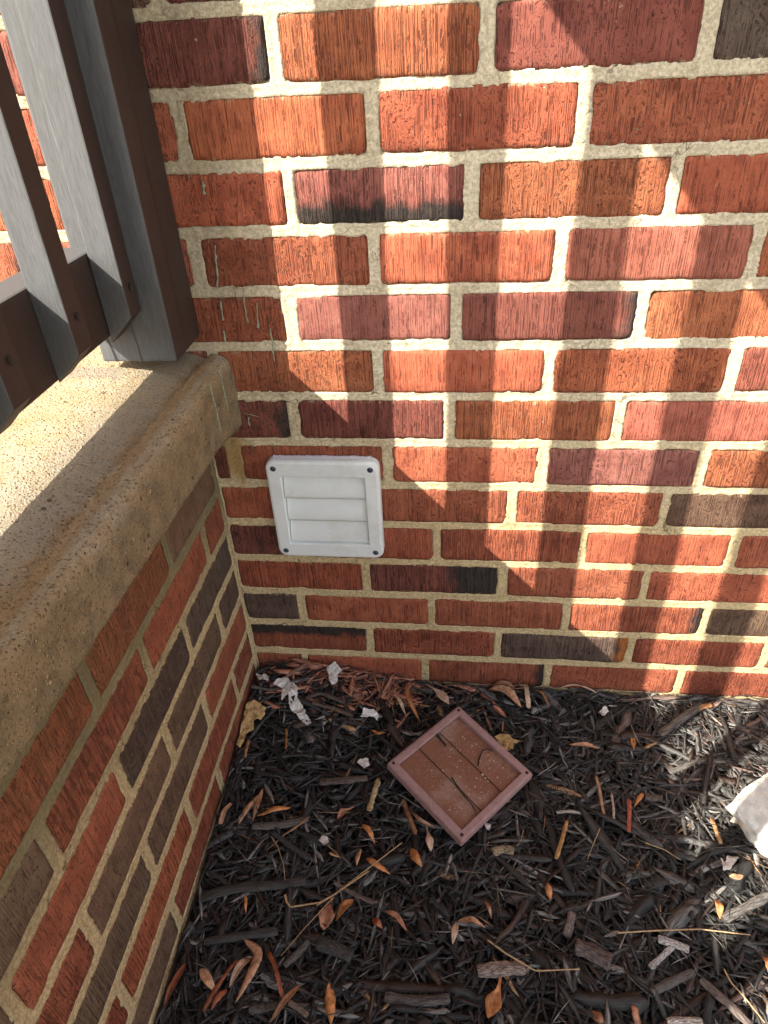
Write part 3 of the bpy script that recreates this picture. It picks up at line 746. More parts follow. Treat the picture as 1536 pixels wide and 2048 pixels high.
# shredded mulch
vent_c = np.array([.352, -.1855])
HM = np.full((260, 200), -1.0); HC = .005       # height map of the finished mulch, 5 mm cells, x 0..1.3, y 0..-1
def chips(n, Lr, wr, tr, lift, colf, segs, area, seed, zbias=0.0):
    r = np.random.default_rng(seed)
    cx = r.uniform(area[0], area[1], n); cy = r.uniform(area[2], area[3], n)
    L = r.uniform(*Lr, n) * r.choice([.7, 1, 1.25], n); w = r.uniform(*wr, n); t = np.maximum(w * r.uniform(*tr, n), .0005)
    yaw = r.uniform(0, 2 * np.pi, n)
    # pieces against the walls lie along them
    near = (cx < .02); yaw[near] = np.pi / 2 + r.normal(0, .5, near.sum())
    near = (cy > -.02); yaw[near] = r.normal(0, .5, near.sum())
    pitch = r.normal(0, .10, n); bend = r.normal(0, .10, n) * L; bow = r.normal(0, .05, n) * L; roll = r.normal(0, .6, n)
    base = gz(cx, cy) + r.uniform(lift[0], lift[1], n) + zbias
    dxy = np.stack([cx - vent_c[0], cy - vent_c[1]], 1); a = math.radians(45.5)
    lx = np.abs(dxy[:, 0] * math.cos(-a) - dxy[:, 1] * math.sin(-a)); ly = np.abs(dxy[:, 0] * math.sin(-a) + dxy[:, 1] * math.cos(-a))
    under = (np.maximum(lx, ly) < .088); base[under] = np.minimum(base[under], .006); pitch[under] *= .3; roll[under] *= .4; bow[under] *= .2
    s = np.linspace(-.5, .5, segs + 1)
    S_, _ = np.meshgrid(s, cx); S_ = S_                                       # n x segs+1
    taper = np.clip(1.15 - (np.abs(S_) * 2) ** r.uniform(1.5, 14, (n, 1)), .15, 1) * (1 + r.normal(0, .20, S_.shape))
    lx_ = S_ * L[:, None]; ly_ = bend[:, None] * (S_ ** 2 - .08) * 1.0 + r.normal(0, .05, S_.shape) * w[:, None]
    lz_ = bow[:, None] * (S_ ** 2 - .08) + np.sin(pitch)[:, None] * lx_
    k = 4; ang = np.array([0, .5, 1, 1.5]) * np.pi
    tw = roll[:, None] + S_ * r.normal(0, .8, (n, 1))
    V = np.empty((n, segs + 1, k, 3), np.float32)
    c_, s_ = np.cos(yaw)[:, None], np.sin(yaw)[:, None]
    for j in range(k):
        a_ = w[:, None] / 2 * taper * math.cos(ang[j]); b_ = t[:, None] / 2 * taper * math.sin(ang[j])
        oy = ly_ + a_ * np.cos(tw) - b_ * np.sin(tw); oz = lz_ + a_ * np.sin(tw) * .55 + b_ * np.cos(tw)
        V[:, :, j, 0] = cx[:, None] + lx_ * c_ - oy * s_
        V[:, :, j, 1] = cy[:, None] + lx_ * s_ + oy * c_
        V[:, :, j, 2] = base[:, None] + oz
    V[..., 0] = np.maximum(V[..., 0], .0035 + r.random(V.shape[:3]) * .002); V[..., 1] = np.minimum(V[..., 1], -.0035 - r.random(V.shape[:3]) * .002)
    # nothing pokes up through the cover lying on top
    q0 = V[..., 0] - vent_c[0]; q1 = V[..., 1] - vent_c[1]
    la = math.radians(-42.5); u0 = q0 * math.cos(la) + q1 * math.sin(la); u1 = -q0 * math.sin(la) + q1 * math.cos(la)
    inx = (np.abs(u0) < .081) & (np.abs(u1) < .082)
    V[..., 2] = np.where(inx, np.minimum(V[..., 2], .0235 - .131 * u0), V[..., 2])
    gi = np.clip((V[..., 0] / HC).astype(int), 0, 259); gj = np.clip((-V[..., 1] / HC).astype(int), 0, 199)
    np.maximum.at(HM, (gi.ravel(), gj.ravel()), V[..., 2].ravel())
    st = k * (segs + 1); base_i = (np.arange(n) * st)[:, None, None]
    ii = (np.arange(segs) * k)[None, :, None]; jj = np.arange(k)[None, None, :]; j2 = (jj + 1) % k
    F = np.stack([base_i + ii + jj, base_i + ii + j2, base_i + ii + k + j2, base_i + ii + k + jj], -1).reshape(-1, 4)
    caps = np.concatenate([base_i[:, :, 0] + np.array([3, 2, 1, 0]), base_i[:, :, 0] + segs * k + np.array([0, 1, 2, 3])])
    F = np.vstack([F, caps])
    C = colf(r, n, cx, cy); C = np.repeat(C[:, None, :], st, 1).reshape(-1, 3)
    # fibre coordinate: long along the piece, fine across it
    fb = np.empty((n, segs + 1, k, 3), np.float32); fb[..., 0] = (lx_ * 60)[:, :, None]
    fb[..., 1] = (np.array([0, .5, 1, .5])[None, None, :] * w[:, None, None] * 900); fb[..., 2] = (np.arange(n) * 3.17 % 91)[:, None, None]
    return V.reshape(-1, 3), F, C, fb.reshape(-1, 3)
def dark(r, n, cx, cy):
    v = (.0085 + .034 * r.random(n) ** 2.2) * (1 + 3.2 * np.exp(-((cx - .80) / .17) ** 2 - ((cy + .10) / .15) ** 2)); C = np.stack([v * 1.0, v * .96, v * .93], 1)  # chips paler around the sun patch: brightness painted into their colour
    k = r.random(n); b = k < .15; C[b] = np.stack([v[b] * 1.5 + .008, v[b] * 1.05 + .002, v[b] * .9], 1)
    g = (k > .86); gv = r.uniform(.07, .22, n); C[g] = np.stack([gv[g], gv[g] * .96, gv[g] * .92], 1)
    # brick dust over the heap by the wall
    red = np.exp(-((cx - .20) / .13) ** 2) * np.clip(1.3 + cy / .08, 0, 1)
    q = r.random(n) < red * .9; rv = r.uniform(.5, 1.2, n); C[q] = np.stack([.38 * rv[q], .16 * rv[q], .10 * rv[q]], 1)
    t_ = r.random(n) < .010; C[t_] = np.array([.34, .20, .10])
    return C
A = (0.0, 1.25, -.85, 0.0)
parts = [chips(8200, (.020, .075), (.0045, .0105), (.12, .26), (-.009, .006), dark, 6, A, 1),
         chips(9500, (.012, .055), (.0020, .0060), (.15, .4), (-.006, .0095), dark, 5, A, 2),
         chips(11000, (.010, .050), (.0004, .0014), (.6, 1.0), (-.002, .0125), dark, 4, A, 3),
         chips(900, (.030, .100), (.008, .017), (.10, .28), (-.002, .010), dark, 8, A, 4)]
Vs = []; Fs = []; Cs = []; Bs = []; off = 0
for V_, F_, C_, B_ in parts:
    Vs.append(V_); Fs.append(F_ + off); Cs.append(C_); Bs.append(B_); off += len(V_)
me = fast_mesh('mulch', np.vstack(Vs), np.vstack(Fs), smooth=False)
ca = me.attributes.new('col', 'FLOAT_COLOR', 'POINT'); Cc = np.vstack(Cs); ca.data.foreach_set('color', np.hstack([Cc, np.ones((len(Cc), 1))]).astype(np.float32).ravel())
fa = me.attributes.new('fib', 'FLOAT_VECTOR', 'POINT'); fa.data.foreach_set('vector', np.vstack(Bs).astype(np.float32).ravel())
o = link('shredded_mulch', me, M_MULCH); tag(o, 'black shredded wood mulch covering the bed below both brick walls', 'mulch', kind='stuff')

def top(x, y, r=1):
    i = int(np.clip(x / HC, 0, 259)); j = int(np.clip(-y / HC, 0, 199))
    a = HM[max(i - r, 0):i + r + 1, max(j - r, 0):j + r + 1]
    return float(np.percentile(a, 60))
def ground_pt(px, py, lift=0.0):
    p = on_z(px, py, .015)
    for _ in range(3): p = on_z(px, py, top(p.x, p.y) + lift)
    return p

# ------------------------------------------------------------------ leaves and litter
def ribbon(name, pts, w, profile, mat, curl=.35, arch=.004, nseg=14, nc=5, lift=.0015, thick=.0004, rag=0.0, twist=0.0):
    """a strip along pixel path pts, w = full width in metres at its widest"""
    P = [ground_pt(*q, lift) for q in pts]
    if len(P) == 2: P = [P[0], (P[0] + P[1]) / 2 + Vector((P[0] - P[1]).yx.to_3d() * .0 if False else (0, 0, 0)), P[1]]
    # Catmull-like resample
    d = [0.0]
    for a, b in zip(P[:-1], P[1:]): d.append(d[-1] + (b - a).length)
    T = np.linspace(0, d[-1], nseg + 1)
    A_ = np.array([[p.x, p.y, p.z] for p in P])
    C_ = np.stack([np.interp(T, d, A_[:, i]) for i in range(3)], 1)
    if len(P) > 2:
        for _ in range(2): C_[1:-1] = (C_[:-2] + 2 * C_[1:-1] + C_[2:]) / 4
    s = T / d[-1]
    C_[:, 2] += arch * np.sin(np.pi * s) + .0008 * np.sin(s * 9 + random.random() * 6)
    zt = np.array([top(c[0], c[1], 1) for c in C_]); 
    C_[:, 2] = np.maximum(C_[:, 2], zt * .6 + C_[:, 2] * .4)
    tan = np.gradient(C_, axis=0); tan[:, 2] = 0; tan /= np.linalg.norm(tan, axis=1)[:, None] + 1e-9
    nor = np.stack([-tan[:, 1], tan[:, 0], 0 * tan[:, 0]], 1)
    V = []; tl = random.uniform(-.35, .35)
    for i in range(nseg + 1):
        hw = w / 2 * profile(s[i]) * (1 + rag * random.uniform(-1, 1))
        for j in range(nc):
            q = (j / (nc - 1)) * 2 - 1
            hwj = hw * (1 + rag * random.uniform(-.6, .6) if abs(q) == 1 else 1)
            zz = curl * hw * (q * q) + q * hw * (tl + twist * (s[i] - .5))
            V.append(C_[i] + nor[i] * (q * hwj) + np.array([0, 0, zz]))
    V = np.array(V); V[:, 0] = np.maximum(V[:, 0], .006); V[:, 1] = np.minimum(V[:, 1], -.006)
    c = V.mean(0); me = fast_mesh(name, V - c, grid_faces(nseg + 1, nc))
    ob = link(name, me, mat, None, tuple(c))
    so = ob.modifiers.new('thickness', 'SOLIDIFY'); so.thickness = thick; so.offset = 0
    return ob
lance = lambda s: max(.04, math.sin(math.pi * min(1, s) ** .85) ** .8)
spoon = lambda s: max(.10, (.18 + .95 * math.exp(-((s - .68) / .24) ** 2)) * (1 if s < .93 else (1 - s) / .07 + .1))
flat = lambda s: 1.0 if .06 < s < .94 else .6
TAN = (.60, .34, .20); ORG = (.62, .27, .10); RUST = (.36, .11, .05); PALE = (.66, .46, .33); SALM = (.60, .28, .17); BRN = (.33, .16, .08); YEL = (.60, .40, .18)
PXM = .00054                                   # metres per photo pixel on the bed, near enough for widths
LEAVES = [
 ([(526, 1576), (518, 1605), (505, 1642)], 11, lance, BRN, 'upright folded brown leaf, tallest of the cluster beside the porch wall'),
 ([(518, 1589), (495, 1620), (476, 1650)], 12, lance, TAN, 'tan curled leaf on the left side of the upright leaf cluster'),
 ([(581, 1615), (545, 1622), (514, 1634)], 15, lance, ORG, 'orange-brown leaf pointing right from the upright leaf cluster'),
 ([(463, 1607), (452, 1622), (441, 1648)], 10, flat, TAN, 'narrow tan leaf scrap hard against the porch wall'),
 ([(708, 1614), (690, 1626), (674, 1638)], 13, spoon, SALM, 'small pinkish oval leaf left of the pale yellow bark strip foot'),
 ([(724, 1650), (737, 1664), (750, 1688)], 13, lance, ORG, 'pointed orange leaf above the tip of the straw stalk'),
 ([(722, 1698), (717, 1715), (713, 1732)], 11, lance, TAN, 'small light brown leaf standing left of the straw stalk'),
 ([(732, 1716), (755, 1732), (780, 1749)], 15, lance, ORG, 'orange leaf crossed by the long straw stalk'),
 ([(665, 1794), (660, 1820), (647, 1860)], 31, spoon, SALM, 'broad salmon leaf hanging below the fork of the straw stalk'),
 ([(707, 1800), (690, 1815), (672, 1842)], 18, lance, ORG, 'oval orange leaf to the right of the broad salmon leaf'),
 ([(491, 1789), (493, 1806), (492, 1828)], 7, lance, ORG, 'thin upright orange leaf under the thick dark branch'),
 ([(822, 1696), (830, 1715), (844, 1733)], 20, lance, ORG, 'bright orange leaf below the left corner of the old vent cover'),
 ([(806, 1598), (816, 1630), (831, 1668)], 11, flat, BRN, 'dark brown curled leaf beside the lower left edge of the old vent'),
 ([(823, 1623), (838, 1645), (877, 1660)], 9, lance, TAN, 'curled leaf edge tucked under the old vent cover corner'),
 ([(852, 1650), (858, 1680), (862, 1702)], 15, spoon, PALE, 'pale papery leaf just below the old vent cover'),
 ([(745, 1838), (755, 1848), (765, 1856)], 14, lance, RUST, 'crumpled rusty leaf right of the oval orange leaf'),
 ([(770, 1822), (795, 1835), (814, 1864)], 10, lance, SALM, 'bent pink-brown leaf in the mulch near the picture centre bottom'),
 ([(373, 1926), (352, 1970), (328, 2012)], 15, lance, RUST, 'long rusty leaf lying along the foot of the porch wall'),
 ([(400, 1939), (415, 1960), (433, 1987)], 18, lance, TAN, 'pointed two-tone tan leaf beside the long rusty leaf'),
 ([(476, 1918), (450, 1955), (407, 2022)], 9, flat, RUST, 'thin curled rust strip crossing the pointed tan leaf'),
 ([(455, 1979), (440, 1995), (422, 2021)], 12, lance, RUST, 'short bright rust leaf under the thin curled strip'),
 ([(487, 1878), (521, 1905), (505, 1945), (470, 2006)], 20, lance, TAN, 'large twisted tan leaf, biggest in the lower left cluster'),
 ([(505, 1912), (480, 1940), (458, 1976)], 17, lance, PALE, 'pale tan leaf left of the large twisted leaf'),
 ([(536, 1904), (553, 1940), (565, 1996)], 8, flat, RUST, 'narrow rust-red curled leaf right of the large twisted leaf'),
 ([(602, 1968), (575, 1998), (538, 2047)], 12, lance, BRN, 'long brown leaf lying on a grey stick at the bottom edge'),
 ([(658, 1966), (661, 2005), (662, 2050)], 22, lance, ORG, 'spindle-shaped orange leaf at the bottom edge, crossed by a twig'),
 ([(852, 1370), (870, 1382), (898, 1409)], 24, spoon, PALE, 'wide pale tan leaf above the top corner of the old vent cover'),
 ([(787, 1388), (800, 1408), (812, 1432)], 11, lance, PALE, 'small spotted tan leaf left of the hooked orange leaf'),
 ([(813, 1370), (818, 1405), (840, 1444)], 11, lance, ORG, 'hooked orange-brown leaf left of the old vent cover top corner'),
 ([(976, 1380), (1005, 1385), (1043, 1414)], 30, lance, TAN, 'large brown leaf leaning against the wall right of the old vent cover'),
 ([(985, 1372), (1010, 1372), (1030, 1378)], 18, lance, BRN, 'dark brown leaf top behind the large brown leaf at the wall'),
 ([(1052, 1373), (1054, 1395), (1057, 1416)], 13, flat, PALE, 'pale upright leaf strip against the wall'),
 ([(1066, 1380), (1085, 1395), (1099, 1417)], 10, lance, BRN, 'narrow amber leaf slanting from the wall beside the pale strip'),
 ([(743, 1461), (758, 1473), (772, 1465)], 9, lance, ORG, 'small hooked orange leaf left of the old vent cover'),
 ([(1115, 1369), (1150, 1373), (1194, 1387)], 10, lance, PALE, 'long pinkish leaf lying against the wall base in shade'),
 ([(1093, 1765), (1097, 1782), (1101, 1802)], 14, lance, ORG, 'small upright orange leaf in the centre of the open mulch'),
 ([(970, 1802), (978, 1818), (983, 1837)], 8, lance, SALM, 'tiny pinkish leaf above the crossed pair of leaves'),
 ([(914, 1845), (910, 1865), (905, 1889)], 13, lance, PALE, 'pale leaf forming the upright of the crossed pair'),
 ([(916, 1842), (940, 1843), (971, 1855)], 11, lance, TAN, 'light orange leaf forming the arm of the crossed pair'),
 ([(1001, 1953), (996, 1985), (976, 2036)], 28, spoon, ORG, 'ragged orange leaf on a grey bark slab at the bottom edge'),
 ([(1433, 1797), (1436, 1815), (1440, 1838)], 17, lance, ORG, 'banded orange leaf right of centre below the white stone'),
 ([(1524, 1912), (1532, 1930), (1540, 1952)], 16, lance, ORG, 'golden leaf cut by the right edge of the picture'),
 ([(1286, 1587), (1279, 1598), (1269, 1613)], 11, lance, ORG, 'small folded orange leaf on a flat brown chip near the red twig'),
 ([(1268, 2010), (1270, 2030), (1277, 2050)], 13, flat, SALM, 'ragged salmon bark-like leaf at the bottom edge right of centre'),
 ([(1264, 1476), (1264, 1490), (1268, 1502)], 11, lance, ORG, 'tiny bright orange leaf in shade left of the sunlit mulch'),
 ([(1137, 1490), (1165, 1494), (1199, 1497)], 11, lance, TAN, 'tan boat-shaped leaf between the old vent cover and the sunlit mulch'),
 ([(1183, 2022), (1195, 2035), (1210, 2050)], 18, lance, BRN, 'brown-orange leaf half under chips at the bottom edge'),
 ([(1458, 1752), (1472, 1758), (1487, 1752)], 13, lance, TAN, 'curled tan leaf below the white stone'),
]
for pts, w, pr, colr, lab in LEAVES:
    o = ribbon('dry_leaf', pts, w * PXM * 1.12, pr, M_LEAF, curl=random.choice([-.4, .3, .5, .8, 1.0]), arch=random.uniform(.003, .008), rag=.12 if pr is flat else random.choice([.03, .06, .10]), twist=random.uniform(-.8, .8), lift=random.choice([-.0005, .001, .003]))
    f = random.uniform(.8, 1.12); o.color = (colr[0] * f, colr[1] * f, colr[2] * f, 1)
    tag(o, lab, 'leaf', 'dry leaves fallen on the mulch')
# bark strips and splinters of raw wood
for pts, w, colr, lab in [
 ([(757, 1556), (748, 1590), (737, 1622)], 15, (.55, .42, .24), 'pale yellow bark strip standing in the mulch left of the old vent cover'),
 ([(1192, 1550), (1200, 1590), (1209, 1637)], 8, (.42, .25, .15), 'long tan wood sliver below the shaded mulch right of the old vent'),
 ([(1223, 1585), (1226, 1612), (1228, 1644)], 6, (.42, .34, .28), 'thin greyish wood sliver next to the red-brown twig'),
 ([(1134, 1642), (1124, 1680), (1112, 1717)], 10, (.48, .29, .11), 'frayed yellow wood splinter in the open mulch'),
 ([(1424, 1408), (1400, 1417), (1372, 1428)], 15, (.46, .23, .10), 'orange-brown wood chip in the sunlit mulch by the wall'),
 ([(1422, 1636), (1431, 1660), (1441, 1688)], 10, (.42, .25, .12), 'tan wood sliver in the sun in front of the white stone'),
 ([(497, 1480), (494, 1496), (490, 1515)], 8, (.40, .20, .09), 'short brown wood peg near the torn yellow leaf'),
 ([(573, 1458), (573, 1478), (572, 1497)], 6, (.42, .17, .06), 'orange upright splinter below the long paint flake'),
]:
    o = ribbon('wood_sliver', pts, w * PXM, flat, M_LEAF, curl=-.25, arch=.002, rag=.22, thick=.0012, lift=.003); o.color = (*colr, 1)
    tag(o, lab, 'wood sliver', 'raw wood slivers in the mulch')
# larger sticks and bark slabs in the mulch
def stick(pts, w, colr, lab, squash=.55, cat='stick', name='mulch_stick', lift=.001):
    P = [ground_pt(*q, lift) for q in pts]
    d = [0.0]
    for a, b in zip(P[:-1], P[1:]): d.append(d[-1] + (b - a).length)
    n = 16; T = np.linspace(0, d[-1], n + 1); A_ = np.array([[p.x, p.y, p.z] for p in P])
    C_ = np.stack([np.interp(T, d, A_[:, i]) for i in range(3)], 1)
    for _ in range(3): C_[1:-1] = (C_[:-2] + 2 * C_[1:-1] + C_[2:]) / 4
    tan = np.gradient(C_, axis=0); tan /= np.linalg.norm(tan, axis=1)[:, None]
    nor = np.stack([-tan[:, 1], tan[:, 0], 0 * tan[:, 0]], 1); nor /= np.linalg.norm(nor, axis=1)[:, None]
    k = 10; V = []; sd = random.random() * 50
    for i in range(n + 1):
        e = min(i, n - i); hw = w * PXM / 2 * (1 if e > 0 else .82) * (1 + .12 * float(vnoise(i * .5 + sd, 0, 0)))
        for j in range(k):
            a = j / k * 2 * math.pi; rr_ = hw * (1 + .13 * float(vnoise(j * 1.3 + sd, i * .16, sd)))
            V.append(C_[i] + nor[i] * rr_ * math.cos(a) + np.array([0, 0, rr_ * squash * math.sin(a)]))
    V = np.array(V); V[:, 0] = np.maximum(V[:, 0], .004); c = V.mean(0); F = []
    for i in range(n):
        for j in range(k): F.append((i * k + j, i * k + (j + 1) % k, (i + 1) * k + (j + 1) % k, (i + 1) * k + j))
    F = np.array(F)
    me = bpy.data.meshes.new(name); me.from_pydata([tuple(v) for v in (V - c)], [], [tuple(map(int, f)) for f in F] + [tuple(range(k))[::-1], tuple(range(n * k, n * k + k))])
    me.update()
    ca = me.attributes.new('col', 'FLOAT_COLOR', 'POINT'); ca.data.foreach_set('color', np.tile(np.array([*colr, 1], np.float32), len(V)))
    fa = me.attributes.new('fib', 'FLOAT_VECTOR', 'POINT')
    fv = np.array([[i * .5, j * 2.6, sd] for i in range(n + 1) for j in range(k)], np.float32); fa.data.foreach_set('vector', fv.ravel())
    o = link(name, me, M_MULCH, None, tuple(c)); tag(o, lab, cat, 'larger sticks and bark pieces in the mulch'); return o
for pts, w, colr, lab in [
 ([(402, 1796), (470, 1775), (540, 1772), (612, 1760)], 24, (.032, .030, .027), 'thick curved dark branch touching the porch wall'),
 ([(408, 1884), (480, 1872), (556, 1862)], 20, (.030, .030, .029), 'straight dark stick below the thick curved branch'),
 ([(505, 1653), (560, 1651), (617, 1638)], 20, (.085, .078, .07), 'grey weathered stick with a pale end beside the leaf cluster'),
 ([(545, 1665), (585, 1695), (618, 1718)], 14, (.026, .027, .028), 'smooth black stick slanting below the grey weathered stick'),
 ([(640, 1564), (690, 1561), (735, 1556)], 22, (.085, .06, .05), 'brown-grey bark piece left of the pale yellow bark strip'),
 ([(568, 1932), (598, 1905), (616, 1883)], 17, (.07, .062, .055), 'short grey-brown stick right of the large twisted leaf'),
 ([(634, 1886), (665, 1895), (704, 1915)], 30, (.030, .031, .029), 'flat dark chip above the spindle-shaped leaf'),
 ([(498, 2020), (525, 2016), (555, 2010)], 17, (.055, .047, .040), 'short brown stick near the bottom edge under the twisted leaf'),
 ([(578, 2004), (598, 2018), (616, 2032)], 12, (.13, .095, .07), 'small light brown stick end right of the long brown leaf'),
 ([(668, 1765), (700, 1784), (747, 1806)], 11, (.11, .08, .07), 'reddish-grey twig crossing right under the straw stalk'),
 ([(1303, 1984), (1340, 1966), (1388, 1944)], 17, (.065, .06, .055), 'straight grey plank-like chip at the lower right'),
 ([(1150, 1892), (1185, 1905), (1222, 1924)], 38, (.065, .048, .045), 'broad purple-brown bark slab below the centre right mulch'),
 ([(955, 1942), (1000, 1938), (1050, 1936)], 30, (.17, .13, .11), 'pale grey bark slab under the ragged orange leaf'),
 ([(770, 1993), (830, 2003), (900, 1997)], 22, (.06, .055, .05), 'grooved grey bark piece at the bottom left of centre'),
 ([(1300, 1935), (1322, 1915), (1345, 1893)], 13, (.26, .25, .24), 'bleached grey stick of the pale pair at the lower right'),
 ([(1316, 1878), (1345, 1886), (1378, 1900)], 17, (.30, .29, .28), 'bleached white-grey chip of the pale pair at the lower right'),
 ([(1145, 1825), (1138, 1855), (1133, 1872)], 20, (.12, .09, .085), 'upright pinkish-grey bark chip right of the small orange leaf'),
 ([(985, 1704), (1005, 1698), (1028, 1702)], 22, (.20, .16, .10), 'rounded yellowish wood knot below the old vent cover'),
 ([(1258, 1600), (1259, 1630), (1257, 1664)], 11, (.30, .07, .035), 'red-brown smooth twig standing out in the dark mulch'),
 ([(1290, 1592), (1305, 1596), (1325, 1596)], 20, (.07, .052, .045), 'flat brown chip under the small folded orange leaf'),
 ([(1445, 1838), (1490, 1815), (1540, 1790)], 22, (.085, .078, .072), 'grey plank running off the right edge of the picture'),
 ([(1113, 1625), (1140, 1622), (1170, 1627)], 9, (.28, .25, .22), 'whitish weathered stick near the frayed yellow splinter'),
 ([(1400, 1960), (1460, 2010), (1500, 2050)], 17, (.10, .075, .065), 'long pinkish-grey stick at the lower right corner'),
 ([(1335, 2046), (1370, 2043), (1405, 2046)], 20, (.36, .33, .30), 'pale wood chip cut by the bottom edge at the right'),
 ([(1320, 1470), (1370, 1432), (1405, 1410)], 24, (.085, .078, .07), 'broad grey chip crossing the sunlit patch by the wall'),
 ([(1340, 1545), (1400, 1520), (1450, 1524)], 14, (.11, .105, .095), 'grey stick lying in the sunlit mulch'),
 ([(690, 1405), (640, 1385), (612, 1396)], 14, (.055, .04, .034), 'dark stick under the long white paint flake'),
 ([(540, 1372), (585, 1345), (612, 1328)], 13, (.20, .10, .075), 'dusty pink bark stick leaning in the corner of the two walls'),
 ([(500, 1372), (540, 1380), (565, 1376)], 12, (.09, .075, .065), 'grey-brown stick against the corner below the dusty stick'),
 ([(625, 1405), (670, 1418), (705, 1432)], 13, (.10, .065, .045), 'long brown stick right of the long white paint flake'),
]: stick(pts, w, colr, lab, .5)

# straw stalk with its branches (one thing)
straw = empty('straw_stalk', (0, 0, 0), 'long forked dry straw stalk lying across the mulch', 'straw')
def tube(name, pts, r0, r1, mat, parent, lift=.010, k=6):
    P = [ground_pt(*q, lift) for q in pts]; n = 10 * (len(P) - 1)
    d = [0.0]
    for a, b in zip(P[:-1], P[1:]): d.append(d[-1] + (b - a).length)
    T = np.linspace(0, d[-1], n + 1); A_ = np.array([[p.x, p.y, p.z] for p in P]); C_ = np.stack([np.interp(T, d, A_[:, i]) for i in range(3)], 1)
    C_[:, 2] = np.convolve(np.pad(C_[:, 2], 4, mode='edge'), np.ones(9) / 9, 'valid')
    tan = np.gradient(C_, axis=0); nor = np.stack([-tan[:, 1], tan[:, 0], 0 * tan[:, 0]], 1); nor /= np.linalg.norm(nor, axis=1)[:, None] + 1e-9
    V = []; F = []
    for i in range(n + 1):
        r = r0 + (r1 - r0) * i / n
        for j in range(k): a = j / k * 2 * math.pi; V.append(C_[i] + nor[i] * r * math.cos(a) + np.array([0, 0, r * .7 * math.sin(a)]))
    for i in range(n):
        for j in range(k): F.append((i * k + j, i * k + (j + 1) % k, (i + 1) * k + (j + 1) % k, (i + 1) * k + j))
    return mesh_obj(name, V, F + [tuple(range(k))[::-1], tuple(range(n * k, n * k + k))], mat, parent, True)
tube('stem', [(633, 1811), (667, 1790), (804, 1685)], .0009, .0008, M_STRAW, straw)
tube('branch', [(581, 1814), (638, 1805), (667, 1790), (737, 1742)], .0012, .0009, M_STRAW, straw)
tube('branch', [(667, 1794), (607, 1859), (562, 1912)], .0006, .0003, M_STRAW, straw)
tube('leaf_blade', [(570, 1789), (573, 1803), (581, 1814)], .0016, .0011, M_STRAW, straw)
for pts, lab, r in [([(542, 1672), (555, 1692), (567, 1729), (570, 1760)], 'thin pinkish twig below the grey weathered stick', .0006),
                    ([(655, 1690), (668, 1702), (682, 1716)], 'short pale grass stem by the fluffy white scrap', .0005),
                    ([(1200, 1657), (1188, 1685), (1175, 1718)], 'straight pale straw right of the frayed yellow splinter', .0006),
                    ([(1047, 1660), (1042, 1680), (1034, 1693)], 'tiny pale straw right of the old vent cover bottom corner', .0005),
                    ([(1262, 1450), (1272, 1475), (1281, 1490)], 'fine golden straw in the shaded mulch left of the sunlit patch', .0005),
                    ([(975, 1880), (1010, 1905), (1070, 1942), (1160, 1938)], 'long bent brown twig at the lower centre', .0011),
                    ([(1235, 1866), (1290, 1862), (1400, 1858), (1500, 1870)], 'long grey-brown twig above the pale pair of sticks', .0010),
                    ([(1448, 1938), (1462, 1965), (1490, 1995), (1530, 2046)], 'curving tan twig at the lower right corner', .0010),
                    ([(1290, 1685), (1330, 1700), (1362, 1720)], 'short tan twig below the red-brown smooth twig', .0008)]:
    o = tube('twig', pts, r, r * .7, M_STRAW, None, .008); tag(o, lab, 'twig', 'thin twigs and straws on the mulch')

# torn flat things traced at their real size
def scrap(name, pix, mat, lab, cat, group=None, crumple=.004, lift=.004, thick=.0006, colr=None, thick_edge=None):
    import bmesh
    P = [ground_pt(*q, lift) for q in pix]; c = sum(P, Vector()) / len(P)
    bm = bmesh.new(); vs = [bm.verts.new((p.x - c.x, p.y - c.y, 0)) for p in P]
    f = bm.faces.new(vs)
    bmesh.ops.triangulate(bm, faces=[f])
    for _ in range(3): bmesh.ops.subdivide_edges(bm, edges=[e for e in bm.edges if e.calc_length() > .0035], cuts=1)
    bmesh.ops.triangulate(bm, faces=bm.faces[:])
    sd = random.random() * 40
    for v_ in bm.verts:
        X, Y_ = v_.co.x + c.x, v_.co.y + c.y
        v_.co.z = top(X, Y_, 2) - c.z + lift * .5 + crumple * (float(vnoise(X * 90 + sd, Y_ * 90, sd)) + .5 * float(vnoise(X * 260, Y_ * 260, sd)))
        v_.co.x += .0008 * float(vnoise(X * 500, Y_ * 500, sd)); v_.co.y += .0008 * float(vnoise(X * 500, Y_ * 500, sd + 9))
        if v_.co.x + c.x < .005: v_.co.x = .005 - c.x
        if v_.co.y + c.y > -.005: v_.co.y = -.005 - c.y
    me = bpy.data.meshes.new(name); bm.to_mesh(me); bm.free(); me.materials.append(mat)
    o = link(name, me, None, None, tuple(c)); s_ = o.modifiers.new('thickness', 'SOLIDIFY'); s_.thickness = thick
    if colr: o.color = (*colr, 1)
    tag(o, lab, cat, group); return o
def cr(pts, ox, oy, s): return [(ox + x / s, oy + y / s) for x, y in pts]
G = 'torn white flakes of paint on the mulch'
scrap('paint_flake', cr([(425, 300), (470, 250), (540, 235), (600, 270), (635, 310), (632, 400), (700, 510), (705, 560), (765, 622), (720, 650), (660, 600), (565, 500), (555, 380), (490, 420), (505, 330)], 450, 1300, 4.39), M_PAPER, 'long torn white paint flake lying in the wall corner', 'paint flake', G, .004)
scrap('paint_flake', cr([(1190, 590), (1215, 500), (1300, 510), (1352, 560), (1340, 615), (1300, 570), (1250, 580)], 450, 1300, 4.39), mat_plain('white_scrap', (.8, .8, .78), .7, 200, .1), 'bright white ragged scrap on the dark mulch left of the old vent cover', 'paint flake', G)
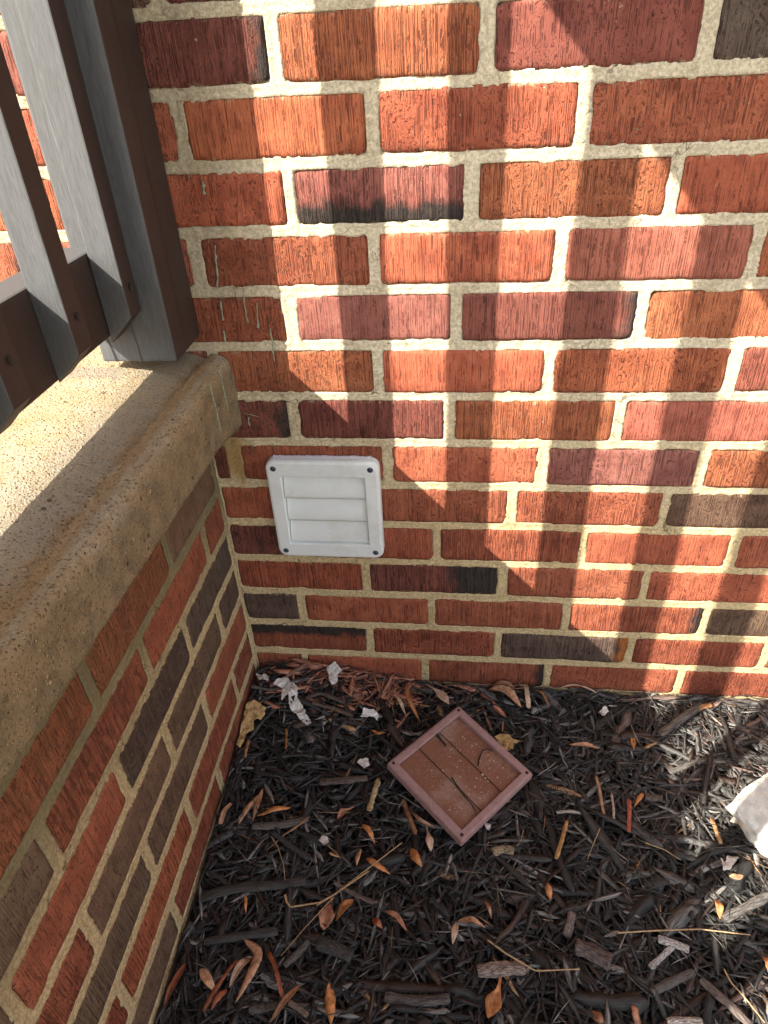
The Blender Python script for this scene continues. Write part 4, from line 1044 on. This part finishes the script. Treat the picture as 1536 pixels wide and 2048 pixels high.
scrap('paint_flake', cr([(885, 145), (960, 85), (1030, 165), (985, 205), (985, 262), (940, 290), (912, 235), (905, 190)], 450, 1300, 4.39), M_PAPER, 'grey-pink flake leaning on the base of the house wall', 'paint flake', G, .003, .010)
scrap('paint_flake', cr([(265, 190), (330, 205), (382, 210), (382, 272), (340, 262), (288, 248)], 450, 1300, 4.39), M_PAPER, 'small whitish flake right in the corner of the two walls', 'paint flake', G)
scrap('paint_flake', cr([(1163, 985), (1190, 958), (1255, 965), (1268, 1005), (1220, 1025)], 450, 1300, 4.39), M_PAPER, 'small round pale flake left of the old vent cover corner', 'paint flake', G)
scrap('paint_flake', [(1446, 1741), (1455, 1709), (1478, 1712), (1468, 1726), (1462, 1738), (1440, 1718)][::-1], M_PAPER, 'small cream flake in the mulch below the white stone', 'paint flake', G)
scrap('paint_flake', [(638, 1678), (644, 1670), (655, 1671), (657, 1683), (648, 1691)], M_PAPER, 'fluffy white scrap above the straw stalk', 'paint flake', G)
scrap('paint_flake', [(1197, 1425), (1210, 1413), (1217, 1422), (1205, 1430)], M_PAPER, 'tiny white scrap in the shaded mulch near the house wall', 'paint flake', G)
scrap('paint_flake', [(968, 1645), (982, 1645), (979, 1660), (972, 1656)], M_PAPER, 'tiny cream scrap touching the bottom right edge of the old vent', 'paint flake', G)
scrap('torn_leaf', cr([(135, 430), (200, 450), (240, 432), (300, 445), (355, 500), (350, 560), (318, 600), (250, 610), (250, 690), (185, 740), (130, 838), (92, 822), (118, 740), (108, 620), (160, 545)], 450, 1300, 4.39), M_LEAF, 'torn yellow-tan leaf curled against the foot of the porch wall', 'leaf', None, .005, .006, .0006, YEL)
scrap('torn_leaf', cr([(1100, 445), (1150, 405), (1240, 408), (1290, 455), (1350, 455), (1352, 470), (1290, 490), (1275, 560), (1225, 580), (1160, 520)], 760, 1380, 4.8), M_LEAF, 'mottled yellow leaf with a short stem beside the right edge of the old vent', 'leaf', None, .004, .006, .0008, (.58, .40, .18))

# white stone cut by the right edge
import bmesh
bm = bmesh.new(); bmesh.ops.create_cube(bm, size=1)
bmesh.ops.subdivide_edges(bm, edges=bm.edges[:], cuts=17, use_grid_fill=True)
for v_ in bm.verts:
    p = v_.co.copy() * 2; l = p.length; q = p / max(abs(p.x), abs(p.y), abs(p.z))
    m_ = (p * .72 + p.normalized() * .42)
    n_ = .20 * float(fbm(p.x * 1.5, p.y * 1.5, p.z * 1.5 + 4, 3)) + .07 * round(2.5 * float(fbm(p.x * 2.6, p.y * 2.6, p.z * 2.6, 2))) / 2.5 + .05 * float(fbm(p.x * 7, p.y * 7, p.z * 7, 3))
    m_ *= (1 + n_); v_.co = Vector((m_.x * .088, m_.y * .078, m_.z * .036))
me = bpy.data.meshes.new('white_stone'); bm.to_mesh(me); bm.free(); me.materials.append(M_STONE)
st = link('white_stone', me, None, None, (.843, -.234, .028)); st.rotation_euler = (.08, -.10, math.radians(38))
for p_ in me.polygons: p_.use_smooth = False
tag(st, 'pale cream and white stone in the sun at the right edge of the picture', 'stone')
